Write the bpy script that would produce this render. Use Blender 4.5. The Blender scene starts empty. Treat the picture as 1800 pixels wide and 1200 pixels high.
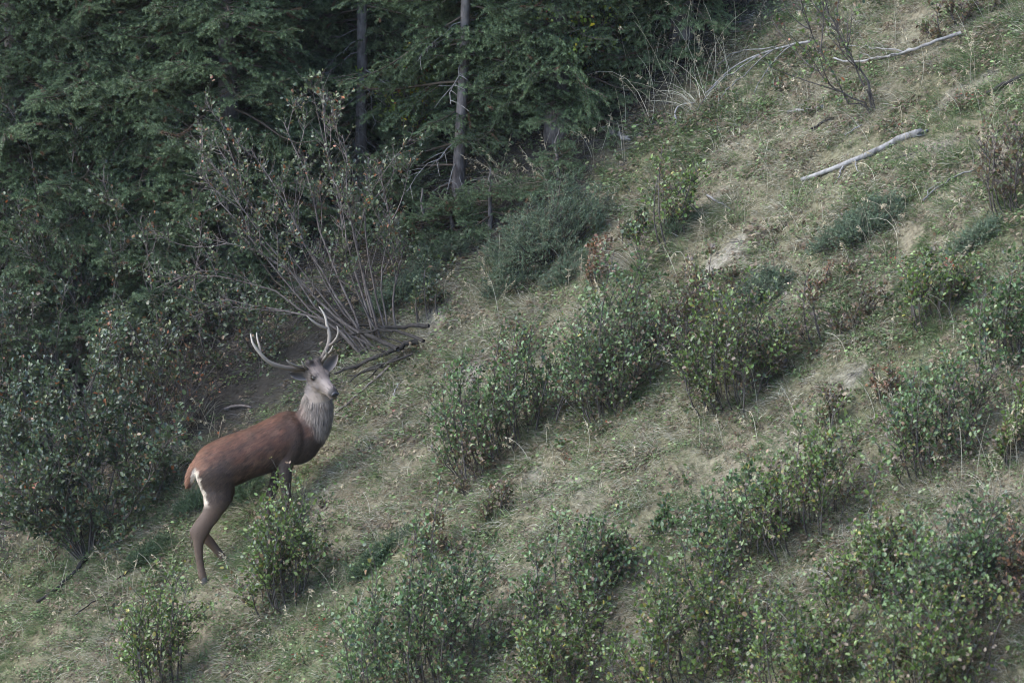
import bpy, math, random
import numpy as np
from mathutils import Vector, Matrix, Euler

# ------------------------------------------------------------------ camera, light, exposure
sc = bpy.context.scene
COL = sc.collection
rng = np.random.default_rng(7)
random.seed(7)
FPX = 7760.0                       # focal length in pixels of the 1800 px wide photograph
PITCH = math.radians(10)
RT = np.array([1.0, 0, 0])
FW = np.array([0, math.cos(PITCH), -math.sin(PITCH)])
UP = np.array([0, math.sin(PITCH), math.cos(PITCH)])
CAM = -(FW * 40 + RT * ((430 - 900) / FPX * 40) + UP * ((600 - 960) / FPX * 40))

cam = bpy.data.objects.new('camera', bpy.data.cameras.new('camera'))
COL.objects.link(cam)
cam.location = CAM
cam.rotation_euler = (math.pi / 2 - PITCH, 0, 0)
cam.data.sensor_width = 36
cam.data.lens = 36 * FPX / 1800
cam.data.clip_start = 0.5
cam.data.clip_end = 600
cam.data.dof.use_dof = True
cam.data.dof.focus_distance = 40
cam.data.dof.aperture_fstop = 2.6
sc.camera = cam

SUN_EL, SUN_AZ = 50, 264           # azimuth clockwise from +Y (north): the light comes from the upper left
w = bpy.data.worlds.new('World'); sc.world = w; w.use_nodes = True
nt = w.node_tree
sky = nt.nodes.new('ShaderNodeTexSky'); sky.sky_type = 'NISHITA'; sky.sun_disc = False
sky.sun_elevation = math.radians(SUN_EL); sky.sun_rotation = math.radians(SUN_AZ)
sky.altitude = 1500; sky.air_density = 1.0; sky.dust_density = 1.2
nt.links.new(sky.outputs[0], nt.nodes['Background'].inputs[0])
nt.nodes['Background'].inputs[1].default_value = 0.15
sl = bpy.data.lights.new('sun', 'SUN'); sl.energy = 1.25; sl.angle = math.radians(62); sl.color = (1.0, 0.92, 0.80)
so = bpy.data.objects.new('sun', sl); COL.objects.link(so)
_a, _e = math.radians(SUN_AZ), math.radians(SUN_EL)
sdir = Vector((math.sin(_a) * math.cos(_e), math.cos(_a) * math.cos(_e), math.sin(_e)))
so.rotation_euler = sdir.to_track_quat('Z', 'Y').to_euler()
so.location = sdir * 60
sc.view_settings.view_transform = 'Standard'
sc.view_settings.look = 'None'
sc.view_settings.gamma = 1.0
sc.view_settings.use_curve_mapping = False
sc.view_settings.exposure = 2.38
sc.cycles.use_denoising = True
sc.cycles.denoiser = 'OPENIMAGEDENOISE'
sc.cycles.denoising_input_passes = 'RGB_ALBEDO_NORMAL'
sc.cycles.denoising_prefilter = 'ACCURATE'
sc.cycles.filter_width = 0.95
sc.cycles.max_bounces = 5
sc.cycles.diffuse_bounces = 3
sc.cycles.glossy_bounces = 2
sc.cycles.transmission_bounces = 2
sc.cycles.use_adaptive_sampling = True
sc.cycles.adaptive_threshold = 0.01

# ------------------------------------------------------------------ noise, terrain, pixel <-> place
_tab = np.random.default_rng(3).random((8, 256, 256))

def vnoise(x, y, s=0):
    x = np.asarray(x, float); y = np.asarray(y, float)
    xi = np.floor(x).astype(int); yi = np.floor(y).astype(int)
    fx = x - xi; fy = y - yi
    fx = fx * fx * (3 - 2 * fx); fy = fy * fy * (3 - 2 * fy)
    T = _tab[s % 8]
    a = T[xi & 255, yi & 255]; b = T[(xi + 1) & 255, yi & 255]
    c = T[xi & 255, (yi + 1) & 255]; d = T[(xi + 1) & 255, (yi + 1) & 255]
    return (a * (1 - fx) + b * fx) * (1 - fy) + (c * (1 - fx) + d * fx) * fy

SA, SB = 0.62, 0.45

def H(x, y):
    x = np.asarray(x, float); y = np.asarray(y, float)
    t = np.clip((-15 - y) / 10, 0, None)
    prof = np.where(y > -15, SB * y, SB * -15 + np.where(t < 1, -SB * 10 * (t - t * t), 5.2 * (t - 1)))
    z = SA * x + prof
    z = z + (vnoise(x * .33 + 5, y * .33 + 9, 0) - .5) * .38
    z = z + (vnoise(x * 1.1, y * 1.1, 1) - .5) * .18
    z = z + (vnoise(x * 3.1, y * 3.1, 2) - .5) * .075
    z = z + (vnoise(x * 8, y * 8, 3) - .5) * .025
    return z
H0 = float(H(0, 0))
_H = H
def H(x, y): return _H(x, y) - H0

def P(px, py, dd=0.0):
    d = 40.0 + dd
    return CAM + FW * d + RT * ((px - 900) / FPX * d) + UP * ((600 - py) / FPX * d)

def G(px, py):
    """where the line of sight through a photograph pixel meets the ground"""
    r = FW + RT * ((px - 900) / FPX) + UP * ((600 - py) / FPX)
    d = np.linspace(24, 90, 800)
    q = CAM[None] + r[None] * d[:, None]
    below = q[:, 2] < H(q[:, 0], q[:, 1])
    i = int(np.argmax(below))
    lo, hi = d[max(i - 1, 0)], d[i]
    for _ in range(18):
        m = (lo + hi) / 2; p = CAM + r * m
        if p[2] < H(p[0], p[1]): hi = m
        else: lo = m
    return CAM + r * hi

def depth(p): return float(np.dot(np.asarray(p) - CAM, FW))
def proj(X):
    X = np.asarray(X, float) - CAM
    d = X @ FW
    return 900 + X @ RT / d * FPX, 600 - X @ UP / d * FPX

# ------------------------------------------------------------------ materials
def mat(name):
    m = bpy.data.materials.new(name); m.use_nodes = True
    n = m.node_tree.nodes; l = m.node_tree.links
    return m, n, l, n['Principled BSDF'], n['Material Output']

def foliage_mat(name, rough=.42, trans=.25, spec=.5, vary=.25):
    m, n, l, b, o = mat(name)
    at = n.new('ShaderNodeAttribute'); at.attribute_name = 'tint'
    oi = n.new('ShaderNodeObjectInfo')
    mr = n.new('ShaderNodeMapRange'); mr.inputs[3].default_value = 1 - vary; mr.inputs[4].default_value = 1 + vary
    l.new(oi.outputs['Random'], mr.inputs[0])
    hs = n.new('ShaderNodeHueSaturation'); l.new(at.outputs['Color'], hs.inputs['Color']); l.new(mr.outputs[0], hs.inputs['Value'])
    l.new(hs.outputs[0], b.inputs['Base Color'])
    b.inputs['Roughness'].default_value = rough
    b.inputs['Specular IOR Level'].default_value = spec
    if trans > 0:
        tr = n.new('ShaderNodeBsdfTranslucent'); mx = n.new('ShaderNodeMixShader'); mx.inputs[0].default_value = trans
        l.new(hs.outputs[0], tr.inputs['Color']); l.new(b.outputs[0], mx.inputs[1]); l.new(tr.outputs[0], mx.inputs[2])
        l.new(mx.outputs[0], o.inputs['Surface'])
    return m

M_LEAF = foliage_mat('shrub leaf', .38, .30, .6, .08)
M_NEEDLE = foliage_mat('spruce needle', .55, .08, .35, .22)
M_JUNI = foliage_mat('juniper needle', .55, .05, .35, .12)
M_GRASS = foliage_mat('grass blade', .65, .25, .25, .28)
M_FUR = foliage_mat('deer fur', .62, 0, .3, 0)

def bark_mat(name, c1, c2, scale=30, bump=.5):
    m, n, l, b, o = mat(name)
    tc = n.new('ShaderNodeTexCoord')
    mp = n.new('ShaderNodeMapping'); mp.inputs['Scale'].default_value = (1, 1, .35); l.new(tc.outputs['Object'], mp.inputs[0])
    nz = n.new('ShaderNodeTexNoise'); nz.inputs['Scale'].default_value = scale; nz.inputs['Detail'].default_value = 5
    l.new(mp.outputs[0], nz.inputs['Vector'])
    n2 = n.new('ShaderNodeTexNoise'); n2.inputs['Scale'].default_value = scale * .2; n2.inputs['Detail'].default_value = 3
    l.new(tc.outputs['Object'], n2.inputs['Vector'])
    ad = n.new('ShaderNodeMath'); ad.operation = 'ADD'; l.new(nz.outputs[0], ad.inputs[0]); l.new(n2.outputs[0], ad.inputs[1])
    cr = n.new('ShaderNodeValToRGB'); cr.color_ramp.elements[0].position = .38; cr.color_ramp.elements[1].position = .68
    sb = n.new('ShaderNodeMath'); sb.operation = 'MULTIPLY'; sb.inputs[1].default_value = .5; l.new(ad.outputs[0], sb.inputs[0])
    cr.color_ramp.elements[0].color = (*c1, 1); cr.color_ramp.elements[1].color = (*c2, 1)
    l.new(sb.outputs[0], cr.inputs[0]); l.new(cr.outputs[0], b.inputs['Base Color'])
    b.inputs['Roughness'].default_value = .9; b.inputs['Specular IOR Level'].default_value = .15
    bp = n.new('ShaderNodeBump'); bp.inputs['Strength'].default_value = bump; bp.inputs['Distance'].default_value = .02
    l.new(nz.outputs[0], bp.inputs['Height']); l.new(bp.outputs[0], b.inputs['Normal'])
    return m
M_BARK = bark_mat('spruce bark', (.06, .052, .05), (.20, .178, .168), 28)
M_STEM = bark_mat('shrub stem', (.045, .038, .034), (.13, .113, .102), 40)
M_GREYSTEM = bark_mat('grey shrub stem', (.07, .056, .05), (.185, .158, .142), 40)
M_DEAD = bark_mat('weathered dead wood', (.085, .08, .077), (.31, .298, .285), 26)
M_DARKWOOD = bark_mat('dark dead wood', (.012, .011, .010), (.050, .044, .040), 26)
M_TWIG = bark_mat('spruce twig', (.05, .04, .032), (.14, .115, .09), 40)

def ground_mat():
    m, n, l, b, o = mat('hillside ground')
    tc = n.new('ShaderNodeTexCoord')
    at = n.new('ShaderNodeAttribute'); at.attribute_name = 'tint'
    nz = n.new('ShaderNodeTexNoise'); nz.inputs['Scale'].default_value = 22; nz.inputs['Detail'].default_value = 8; nz.inputs['Roughness'].default_value = .7
    l.new(tc.outputs['Object'], nz.inputs['Vector'])
    cr = n.new('ShaderNodeValToRGB')
    e = cr.color_ramp.elements
    e[0].position = .32; e[0].color = (.35, .32, .28, 1); e[1].position = .7; e[1].color = (1.5, 1.45, 1.35, 1)
    l.new(nz.outputs[0], cr.inputs[0])
    mx = n.new('ShaderNodeMix'); mx.data_type = 'RGBA'; mx.blend_type = 'MULTIPLY'; mx.inputs[0].default_value = 1
    l.new(at.outputs['Color'], mx.inputs[6]); l.new(cr.outputs[0], mx.inputs[7])
    l.new(mx.outputs[2], b.inputs['Base Color'])
    b.inputs['Roughness'].default_value = .95; b.inputs['Specular IOR Level'].default_value = .1
    bp = n.new('ShaderNodeBump'); bp.inputs['Strength'].default_value = .8; bp.inputs['Distance'].default_value = .03
    l.new(nz.outputs[0], bp.inputs['Height']); l.new(bp.outputs[0], b.inputs['Normal'])
    return m
M_GROUND = ground_mat()

# ------------------------------------------------------------------ mesh helpers
def nrm(v): return v / (np.linalg.norm(v, axis=-1, keepdims=True) + 1e-12)

class Acc:
    """collects vertices, faces and a tint per vertex; build() links them as ONE mesh object"""
    def __init__(s): s.V = []; s.F = []; s.C = []; s.n = 0
    def add(s, V, faces, col):
        V = np.asarray(V, float).reshape(-1, 3)
        if len(V) == 0: return
        col = np.asarray(col, float)
        if col.ndim == 1: col = np.tile(col, (len(V), 1))
        for f in (faces if isinstance(faces, (list, tuple)) else [faces]):
            s.F.append(np.asarray(f, np.int64) + s.n)
        s.V.append(V); s.C.append(col); s.n += len(V)
    def mesh(s, name, m, origin=(0, 0, 0), smooth=False):
        me = bpy.data.meshes.new(name)
        V = np.concatenate(s.V) - np.asarray(origin)[None]
        C = np.concatenate(s.C)
        loops = np.concatenate([f.ravel() for f in s.F]).astype(np.int32)
        tot = np.concatenate([np.full(len(f), f.shape[1], np.int32) for f in s.F])
        st = np.concatenate([[0], np.cumsum(tot)[:-1]]).astype(np.int32)
        me.vertices.add(len(V)); me.vertices.foreach_set('co', V.astype(np.float32).ravel())
        me.loops.add(len(loops)); me.loops.foreach_set('vertex_index', loops)
        me.polygons.add(len(tot)); me.polygons.foreach_set('loop_start', st)
        if smooth: me.polygons.foreach_set('use_smooth', np.ones(len(tot), bool))
        me.update(calc_edges=True)
        a = me.attributes.new('tint', 'FLOAT_COLOR', 'POINT')
        a.data.foreach_set('color', np.concatenate([C[:, :3], np.ones((len(C), 1))], 1).astype(np.float32).ravel())
        if m: me.materials.append(m)
        return me
    def build(s, name, m, parent=None, smooth=False, kind=None):
        org = parent.matrix_world.translation if parent else (0, 0, 0)
        ob = bpy.data.objects.new(name, s.mesh(name, m, tuple(org), smooth))
        COL.objects.link(ob)
        if parent: ob.parent = parent
        if kind: ob['kind'] = kind
        return ob

def tubes(Pth, rad, sides=5, cap=False):
    """N tubes at once: Pth (N,k,3), rad (N,k)"""
    Pth = np.asarray(Pth, float); rad = np.asarray(rad, float)
    if Pth.ndim == 2: Pth = Pth[None]; rad = rad[None]
    N, k, _ = Pth.shape
    T = nrm(np.gradient(Pth, axis=1))
    ref = np.where(np.abs(T.mean(1)[:, 2:3]) > .8, np.array([[1.0, .2, 0]]), np.array([[.1, .2, 1.0]]))
    Uv = nrm(np.cross(T, ref[:, None, :])); Vv = np.cross(T, Uv)
    a = np.arange(sides) / sides * 2 * math.pi
    ring = Uv[:, :, None] * np.cos(a)[None, None, :, None] + Vv[:, :, None] * np.sin(a)[None, None, :, None]
    X = Pth[:, :, None] + ring * rad[:, :, None, None]
    base = (np.arange(N) * k * sides)[:, None, None] + (np.arange(k - 1) * sides)[None, :, None]
    j = np.arange(sides); j2 = (j + 1) % sides
    Fq = np.stack([base + j, base + j2, base + sides + j2, base + sides + j], -1).reshape(-1, 4)
    return X.reshape(-1, 3), Fq

def leaves(pos, d, n, L, W, fold=.12):
    N = len(pos)
    d = nrm(d); s = nrm(np.cross(d, n)); n = np.cross(s, d)
    L = np.asarray(L)[:, None]; W = np.asarray(W)[:, None]
    up = n * W * fold
    b = pos; t = pos + d * L - n * L * .12
    r1 = pos + d * L * .32 + s * W * .5 + up; l1 = pos + d * L * .32 - s * W * .5 + up
    r2 = pos + d * L * .74 + s * W * .4 + up * .6; l2 = pos + d * L * .74 - s * W * .4 + up * .6
    V = np.stack([b, r1, r2, t, l2, l1], 1)
    i = (np.arange(N) * 6)[:, None]
    Fq = np.concatenate([i + np.array([0, 1, 2, 3]), i + np.array([0, 3, 4, 5])])
    return V.reshape(-1, 3), Fq

def needles(pos, d, L, W):
    """one thin triangle each"""
    N = len(pos)
    s = nrm(np.cross(d, rng.normal(size=(N, 3))))
    L = np.asarray(L)[:, None]; W = np.asarray(W)[:, None]
    V = np.stack([pos - s * W * .5, pos + s * W * .5, pos + d * L], 1)
    return V.reshape(-1, 3), np.arange(N * 3).reshape(-1, 3)

def blades(base, d0, d1, L, W, k=4):
    """grass blades: start direction d0, end direction d1"""
    N = len(base)
    t = np.linspace(0, 1, k)
    pts = [base]
    for i in range(1, k):
        dd = nrm(d0 * (1 - t[i]) + d1 * t[i])
        pts.append(pts[-1] + dd * (np.asarray(L) / (k - 1))[:, None])
    pts = np.stack(pts, 1)
    s = nrm(np.cross(d0 + d1 * .6, rng.normal(size=(N, 3))))
    wd = np.asarray(W)[:, None] * (1 - t[None] ** 1.6 * .92)
    A = pts - s[:, None] * wd[..., None] / 2; B = pts + s[:, None] * wd[..., None] / 2
    V = np.stack([A, B], 2).reshape(-1, 3)
    b0 = (np.arange(N) * k * 2)[:, None] + (np.arange(k - 1) * 2)[None]
    Fq = np.stack([b0, b0 + 1, b0 + 3, b0 + 2], -1).reshape(-1, 4)
    return V, Fq

def pick(n, pal, jit=.18):
    """n colours from a palette of (weight, rgb)"""
    wts = np.array([p[0] for p in pal], float); cs = np.array([p[1] for p in pal])
    c = cs[rng.choice(len(pal), n, p=wts / wts.sum())]
    return c * (1 + rng.normal(0, jit, (n, 1))).clip(.5, 1.6)

def rdir(n):
    return nrm(rng.normal(size=(n, 3)))

def thing(name, loc, label, cat, group=None):
    o = bpy.data.objects.new(name, None); COL.objects.link(o)
    o.empty_display_size = .1
    o.location = loc; o.matrix_world = Matrix.Translation(Vector(loc))
    o['label'] = label; o['category'] = cat
    if group: o['group'] = group
    return o

def tag(o, label, cat, group=None, kind=None):
    o['label'] = label
    if cat: o['category'] = cat
    if group: o['group'] = group
    if kind: o['kind'] = kind
    return o

# ------------------------------------------------------------------ hillside
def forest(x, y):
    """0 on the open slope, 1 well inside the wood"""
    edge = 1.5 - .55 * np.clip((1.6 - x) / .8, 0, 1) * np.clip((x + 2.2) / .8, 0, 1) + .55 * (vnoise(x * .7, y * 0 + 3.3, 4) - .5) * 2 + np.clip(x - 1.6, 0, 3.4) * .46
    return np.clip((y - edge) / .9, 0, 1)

def build_haze():  # faint volume added to veil the view and lift its blacks
    lo = np.array([-93, -93, -64.0]); hi = np.array([93, 103, 112.0])
    V = np.array([[x, y, z] for x in (lo[0], hi[0]) for y in (lo[1], hi[1]) for z in (lo[2], hi[2])])
    A = Acc(); A.add(V, np.array([[0, 1, 3, 2], [4, 6, 7, 5], [0, 4, 5, 1], [2, 3, 7, 6], [0, 2, 6, 4], [1, 5, 7, 3]]), (1, 1, 1))
    m = bpy.data.materials.new('haze'); m.use_nodes = True; n = m.node_tree.nodes; n.remove(n['Principled BSDF'])
    v = n.new('ShaderNodeVolumePrincipled'); v.inputs['Color'].default_value = (.9, .94, 1, 1); v.inputs['Density'].default_value = .00014
    m.node_tree.links.new(v.outputs[0], n['Material Output'].inputs['Volume'])
    o = A.build('haze', m, kind='stuff'); o['label'] = 'thin bluish haze added to lift the dark tones of the wood'
build_haze()

BARE = [(1300, 440, 70, 18), (1640, 250, 60, 20), (830, 655, 40, 30), (1180, 720, 30, 12), (690, 700, 40, 25),
        (1500, 655, 50, 14), (215, 1080, 30, 12), (760, 560, 40, 22), (1700, 150, 50, 15), (990, 860, 35, 10), (640, 1000, 25, 10), (560, 900, 20, 30)]
BAREW = [(G(a, b), c / 194, d / 194 / .55) for a, b, c, d in BARE]
def bare(x, y):
    v = np.zeros(np.shape(x))
    for p, rx, ry in BAREW:
        q = ((x - p[0]) / rx) ** 2 + ((y - p[1]) / ry) ** 2 + 2.2 * (vnoise(np.asarray(x) * 6, np.asarray(y) * 6, 4) - .5)
        v = np.maximum(v, np.clip(1.35 - q, 0, 1))
    n = vnoise(np.asarray(x) * 2.3 + 7, np.asarray(y) * 2.3, 5)
    return np.clip(np.maximum(v * (.2 + n * .65), (n - .88) * 4), 0, .8)

def build_ground():
    def axis(lo, a, b, hi, step, g):
        mid = np.arange(a, b, step)
        o1 = []; s = step; v = a
        while v > lo: s *= g; v -= s; o1.append(v)
        o2 = []; s = step; v = mid[-1]
        while v < hi: s *= g; v += s; o2.append(v)
        return np.array(o1[::-1] + list(mid) + o2)
    xs = axis(-90, -6, 11, 90, .09, 1.25); ys = axis(-90, -11, 14, 100, .09, 1.25)
    X, Y = np.meshgrid(xs, ys, indexing='ij')
    Z = H(X, Y)
    V = np.stack([X, Y, Z], -1).reshape(-1, 3)
    nx, ny = X.shape
    i = np.arange(nx - 1)[:, None] * ny + np.arange(ny - 1)[None]
    Fq = np.stack([i, i + ny, i + ny + 1, i + 1], -1).reshape(-1, 4)
    x, y = V[:, 0], V[:, 1]
    n1 = vnoise(x * .9, y * .9, 6)[:, None]; n2 = vnoise(x * 3, y * 3, 7)[:, None]
    straw = np.array([.20, .185, .14]); moss = np.array([.085, .10, .048]); soil = np.array([.13, .10, .075])
    c = straw * (1 - n1) + moss * n1
    c = c * (1 - .45 * n2) + soil * .45 * n2
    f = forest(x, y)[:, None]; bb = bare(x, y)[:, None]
    c = c * (1 - f) + np.array([.040, .037, .033]) * f  # wood floor tinted darker, shade under the trees put into its colour
    c = c * (1 - bb) + np.array([.24, .225, .205]) * bb
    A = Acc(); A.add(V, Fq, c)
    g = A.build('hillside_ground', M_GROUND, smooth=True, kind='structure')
    return g
build_ground()

# ------------------------------------------------------------------ grass (instanced tufts, nobody could count it)
PROTO = bpy.data.collections.new('tuft prototypes')     # not linked to the scene: only a source of tufts

STRAW = [(4, (.36, .325, .235)), (3, (.26, .235, .165)), (3, (.52, .485, .38)), (2, (.14, .115, .075)), (1.5, (.13, .15, .065)), (.6, (.21, .13, .075))]
GREEN = [(4, (.098, .146, .055)), (3, (.135, .185, .074)), (2.5, (.06, .09, .036)), (1.5, (.33, .29, .195)), (1, (.18, .20, .085))]
def tuft(name, nb, rad, lmin, lmax, pal, lean, flat, wid):
    a = rng.random(nb) * 2 * math.pi; r = rad * np.sqrt(rng.random(nb))
    base = np.stack([r * np.cos(a), r * np.sin(a), -.01 - .01 * rng.random(nb)], 1)
    out = np.stack([np.cos(a), np.sin(a), np.zeros(nb)], 1)
    d0 = nrm(out * .45 + np.array([lean * .4, 0, 1 - flat]) + rng.normal(0, .25, (nb, 3)))
    d1 = nrm(out * .7 + np.array([lean * 1.2, 0, .25 - flat * .5]) + rng.normal(0, .45, (nb, 3)))
    L = lmin + (lmax - lmin) * rng.random(nb) ** 1.3
    V, Fq = blades(base, d0, d1, L, wid * (.7 + .6 * rng.random(nb)))
    c = np.repeat(pick(nb, pal), 8, 0)
    A = Acc(); A.add(V, Fq, c)
    o = bpy.data.objects.new(name, A.mesh(name, M_GRASS)); PROTO.objects.link(o)

def herb(name, nl, pal, rad, lmin, lmax, hgt):
    a = rng.random(nl) * 2 * math.pi; r = rad * np.sqrt(rng.random(nl))
    base = np.stack([r * np.cos(a), r * np.sin(a), rng.random(nl) * hgt], 1)
    d = nrm(np.stack([np.cos(a), np.sin(a), .3 * rng.random(nl)], 1) + rng.normal(0, .5, (nl, 3)))
    n = nrm(np.array([0, 0, 1]) + rng.normal(0, .5, (nl, 3)))
    L = lmin + (lmax - lmin) * rng.random(nl)
    V, Fq = leaves(base, d, n, L, L * .55)
    A = Acc(); A.add(V, Fq, np.repeat(pick(nl, pal), 6, 0))
    o = bpy.data.objects.new(name, A.mesh(name, M_GRASS)); PROTO.objects.link(o)

# names sort the order in which the tufts are indexed
for k in range(3): tuft(f'tuft_a{k}', 62, .075, .04, .125, STRAW, .7, .2, .0035)          # 0-2 straw
for k in range(3): tuft(f'tuft_b{k}', 62, .07, .04, .125, GREEN, .45, .1, .0036)             # 3-5 green
for k in range(2): tuft(f'tuft_c{k}', 54, .11, .04, .13, STRAW + GREEN[:2], 1.0, .7, .0034)  # 6-7 matted
tuft('tuft_d0', 34, .07, .10, .26, [(3, (.33, .295, .21)), (3, (.26, .23, .16)), (2, (.14, .16, .07))], .8, 0, .0026)                                     # 8 long dry
herb('tuft_e0', 34, GREEN[:3], .09, .015, .035, .03)                                         # 9 green herbs
herb('tuft_e1', 30, [(3, (.15, .11, .075)), (2, (.22, .18, .12)), (2, (.09, .07, .05)), (.5, (.30, .25, .17))], .10, .02, .045, .015)   # 10 leaf litter
herb('tuft_e2', 22, [(3, (.22, .035, .03)), (2, (.25, .09, .03)), (1, (.1, .1, .04))], .06, .012, .028, .08)  # 11 red bilberry
tuft('tuft_f0', 30, .1, .05, .22, [(3, (.085, .077, .07)), (1, (.17, .155, .14)), (2, (.05, .044, .038))], .6, .85, .005)  # 12 grey litter, the hollow's shade put into its tint

def sprig(name, ns, h, pal, ll):
    A = Acc()
    a = rng.random(ns) * 6.283; b = np.stack([.05 * np.cos(a), .05 * np.sin(a), np.full(ns, -.02)], 1)
    tip = b + np.stack([rng.normal(-.03, .08, ns), rng.normal(0, .08, ns), h * rng.uniform(.5, 1.1, ns)], 1)
    tt = np.linspace(0, 1, 5)[None, :, None]
    st = b[:, None] * (1 - tt) + tip[:, None] * tt + np.array([-.04, 0, 0]) * (tt * (1 - tt)) * 2
    V, Fq = tubes(st, np.tile(np.linspace(.003, .0012, 5), (ns, 1)), 3); A.add(V, Fq, (.07, .055, .045))
    n = ns * 9; own = np.repeat(np.arange(ns), 9); t = rng.uniform(.15, 1, n)[:, None]
    pos = b[own] * (1 - t) + tip[own] * t
    d = nrm(rng.normal(0, 1, (n, 3)) * np.array([1, 1, .4]) + np.array([0, 0, .4])); L = ll * rng.uniform(.5, 1.2, n)
    V, Fq = leaves(pos, d, nrm(np.array([0, 0, .7]) + rng.normal(0, .6, (n, 3))), L, L * .6); A.add(V, Fq, np.repeat(pick(n, pal, .25), 6, 0))
    o = bpy.data.objects.new(name, A.mesh(name, M_LEAF)); PROTO2.objects.link(o)
PROTO2 = bpy.data.collections.new('sprig prototypes')
SG = [(4, (.07, .105, .032)), (2, (.05, .075, .026)), (2, (.12, .15, .05)), (2, (.14, .10, .06))]
SBR = [(3, (.14, .10, .06)), (2, (.10, .07, .045)), (2, (.25, .20, .13)), (2, (.08, .10, .04)), (.5, (.2, .07, .04))]
for k in range(3): sprig(f'sprig_a{k}', 5, .16, SG, .036)
for k in range(2): sprig(f'sprig_b{k}', 6, .14, SBR, .03)
sprig('sprig_c0', 7, .10, SG, .022)

def scatter(name, X, Y, rz, scl, idx, label, proto=None):
    n = len(X)
    Z = H(X, Y); e = .06
    gx = (H(X + e, Y) - H(X - e, Y)) / (2 * e) * .55; gy = (H(X, Y + e) - H(X, Y - e)) / (2 * e) * .55
    me = bpy.data.meshes.new(name); me.vertices.add(n)
    me.vertices.foreach_set('co', np.stack([X, Y, Z], 1).astype(np.float32).ravel())
    rot = np.zeros((n, 3), np.float32)
    for i in range(n):
        q = Vector((-gx[i], -gy[i], 1)).to_track_quat('Z', 'Y')
        rot[i] = (q.to_matrix() @ Matrix.Rotation(rz[i] - q.to_euler().z, 3, 'Z')).to_euler()
    for nm, ty, val, key in (('rot', 'FLOAT_VECTOR', rot, 'vector'), ('scl', 'FLOAT', scl.astype(np.float32), 'value'), ('idx', 'INT', idx.astype(np.int32), 'value')):
        a = me.attributes.new(nm, ty, 'POINT'); a.data.foreach_set(key, val.ravel())
    ob = bpy.data.objects.new(name, me); COL.objects.link(ob)
    t = bpy.data.node_groups.new(name, 'GeometryNodeTree')
    t.interface.new_socket('Geometry', in_out='INPUT', socket_type='NodeSocketGeometry')
    t.interface.new_socket('Geometry', in_out='OUTPUT', socket_type='NodeSocketGeometry')
    N = t.nodes; L = t.links
    gi = N.new('NodeGroupInput'); go = N.new('NodeGroupOutput')
    ci = N.new('GeometryNodeCollectionInfo'); ci.inputs[0].default_value = proto or PROTO; ci.inputs['Separate Children'].default_value = True; ci.inputs['Reset Children'].default_value = True
    ip = N.new('GeometryNodeInstanceOnPoints'); ip.inputs['Pick Instance'].default_value = True
    def na(nm, ty):
        x = N.new('GeometryNodeInputNamedAttribute'); x.data_type = ty; x.inputs[0].default_value = nm; return x.outputs[0]
    L.new(gi.outputs[0], ip.inputs['Points']); L.new(ci.outputs[0], ip.inputs['Instance'])
    L.new(na('rot', 'FLOAT_VECTOR'), ip.inputs['Rotation']); L.new(na('scl', 'FLOAT'), ip.inputs['Scale']); L.new(na('idx', 'INT'), ip.inputs['Instance Index'])
    L.new(ip.outputs[0], go.inputs[0])
    md = ob.modifiers.new('tufts', 'NODES'); md.node_group = t
    tag(ob, label, 'grass', kind='stuff')
    return ob

DOWN = math.atan2(-SB, -SA)
def build_grass():
    n = 130000
    X = rng.uniform(-7, 11.5, n); Y = rng.uniform(-13, 13, n)
    px, py = proj(np.stack([X, Y, H(X, Y)], 1))
    ok = (px > -260) & (px < 2060) & (py > -200) & (py < 1420)
    f = forest(X, Y); b = bare(X, Y)
    ok &= rng.random(n) > np.maximum(f * .25, b * .72)
    X, Y, f, b = X[ok], Y[ok], f[ok], b[ok]; n = len(X)
    g = vnoise(X * .8 + 11, Y * .8, 1) * .6 + vnoise(X * 2.4, Y * 2.4 + 4, 2) * .4
    u = rng.random(n)
    idx = np.where(u < .47, rng.integers(0, 3, n), np.where(u < .63, rng.integers(6, 8, n), np.where(u < .70, 8, np.where(u < .89, 9, np.where((u < .99) | (g < .62), 10, 11)))))
    gr = rng.random(n) < np.clip((g - .31) * 3.0, .12, .8)
    idx = np.where(gr & (idx < 9), rng.integers(3, 6, n), idx)
    idx = np.where((rng.random(n) < f * .95), np.where(rng.random(n) < .62, 12, np.where(rng.random(n) < .5, 7, np.where(rng.random(n) < .6, 10, 9))), idx)
    idx = np.where((rng.random(n) < b * .7), np.where(rng.random(n) < .6, 12, 6), idx)
    scl = .7 + .6 * rng.random(n)
    scl *= .55 + .9 * vnoise(X * 3.2, Y * 3.2 + 8, 6)
    rz = DOWN + rng.normal(0, .9, n)
    scatter('grass', X, Y, rz, scl, idx, 'dry straw and green grass covering the open hillside')
build_grass()
def build_undergrowth():
    n = 6500
    X = rng.uniform(-7, 11.5, n); Y = rng.uniform(-13, 9, n)
    px, py = proj(np.stack([X, Y, H(X, Y)], 1))
    f = forest(X, Y); c = vnoise(X * 1.3 + 31, Y * 1.3 + 5, 4) * .7 + vnoise(X * 4, Y * 4, 0) * .3
    ok = (px > -200) & (px < 2000) & (py > -150) & (py < 1400) & (rng.random(n) < np.clip((c - .47) * 4.5, .03, .9)) & (rng.random(n) > f * .3)
    X, Y = X[ok], Y[ok]; n = len(X)
    o = scatter('undergrowth', X, Y, rng.random(n) * 6.28, rng.uniform(.6, 1.35, n), rng.integers(0, 6, n), 'small leafy sprigs and seedlings growing scattered through the grass', PROTO2)
    o['category'] = 'ground cover'
build_undergrowth()

# ------------------------------------------------------------------ spruces
NEED = [(4, (.050, .084, .036)), (3, (.066, .104, .045)), (2, (.032, .056, .026)), (1, (.09, .122, .054))]
TIP = np.array([.155, .215, .105])

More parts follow.
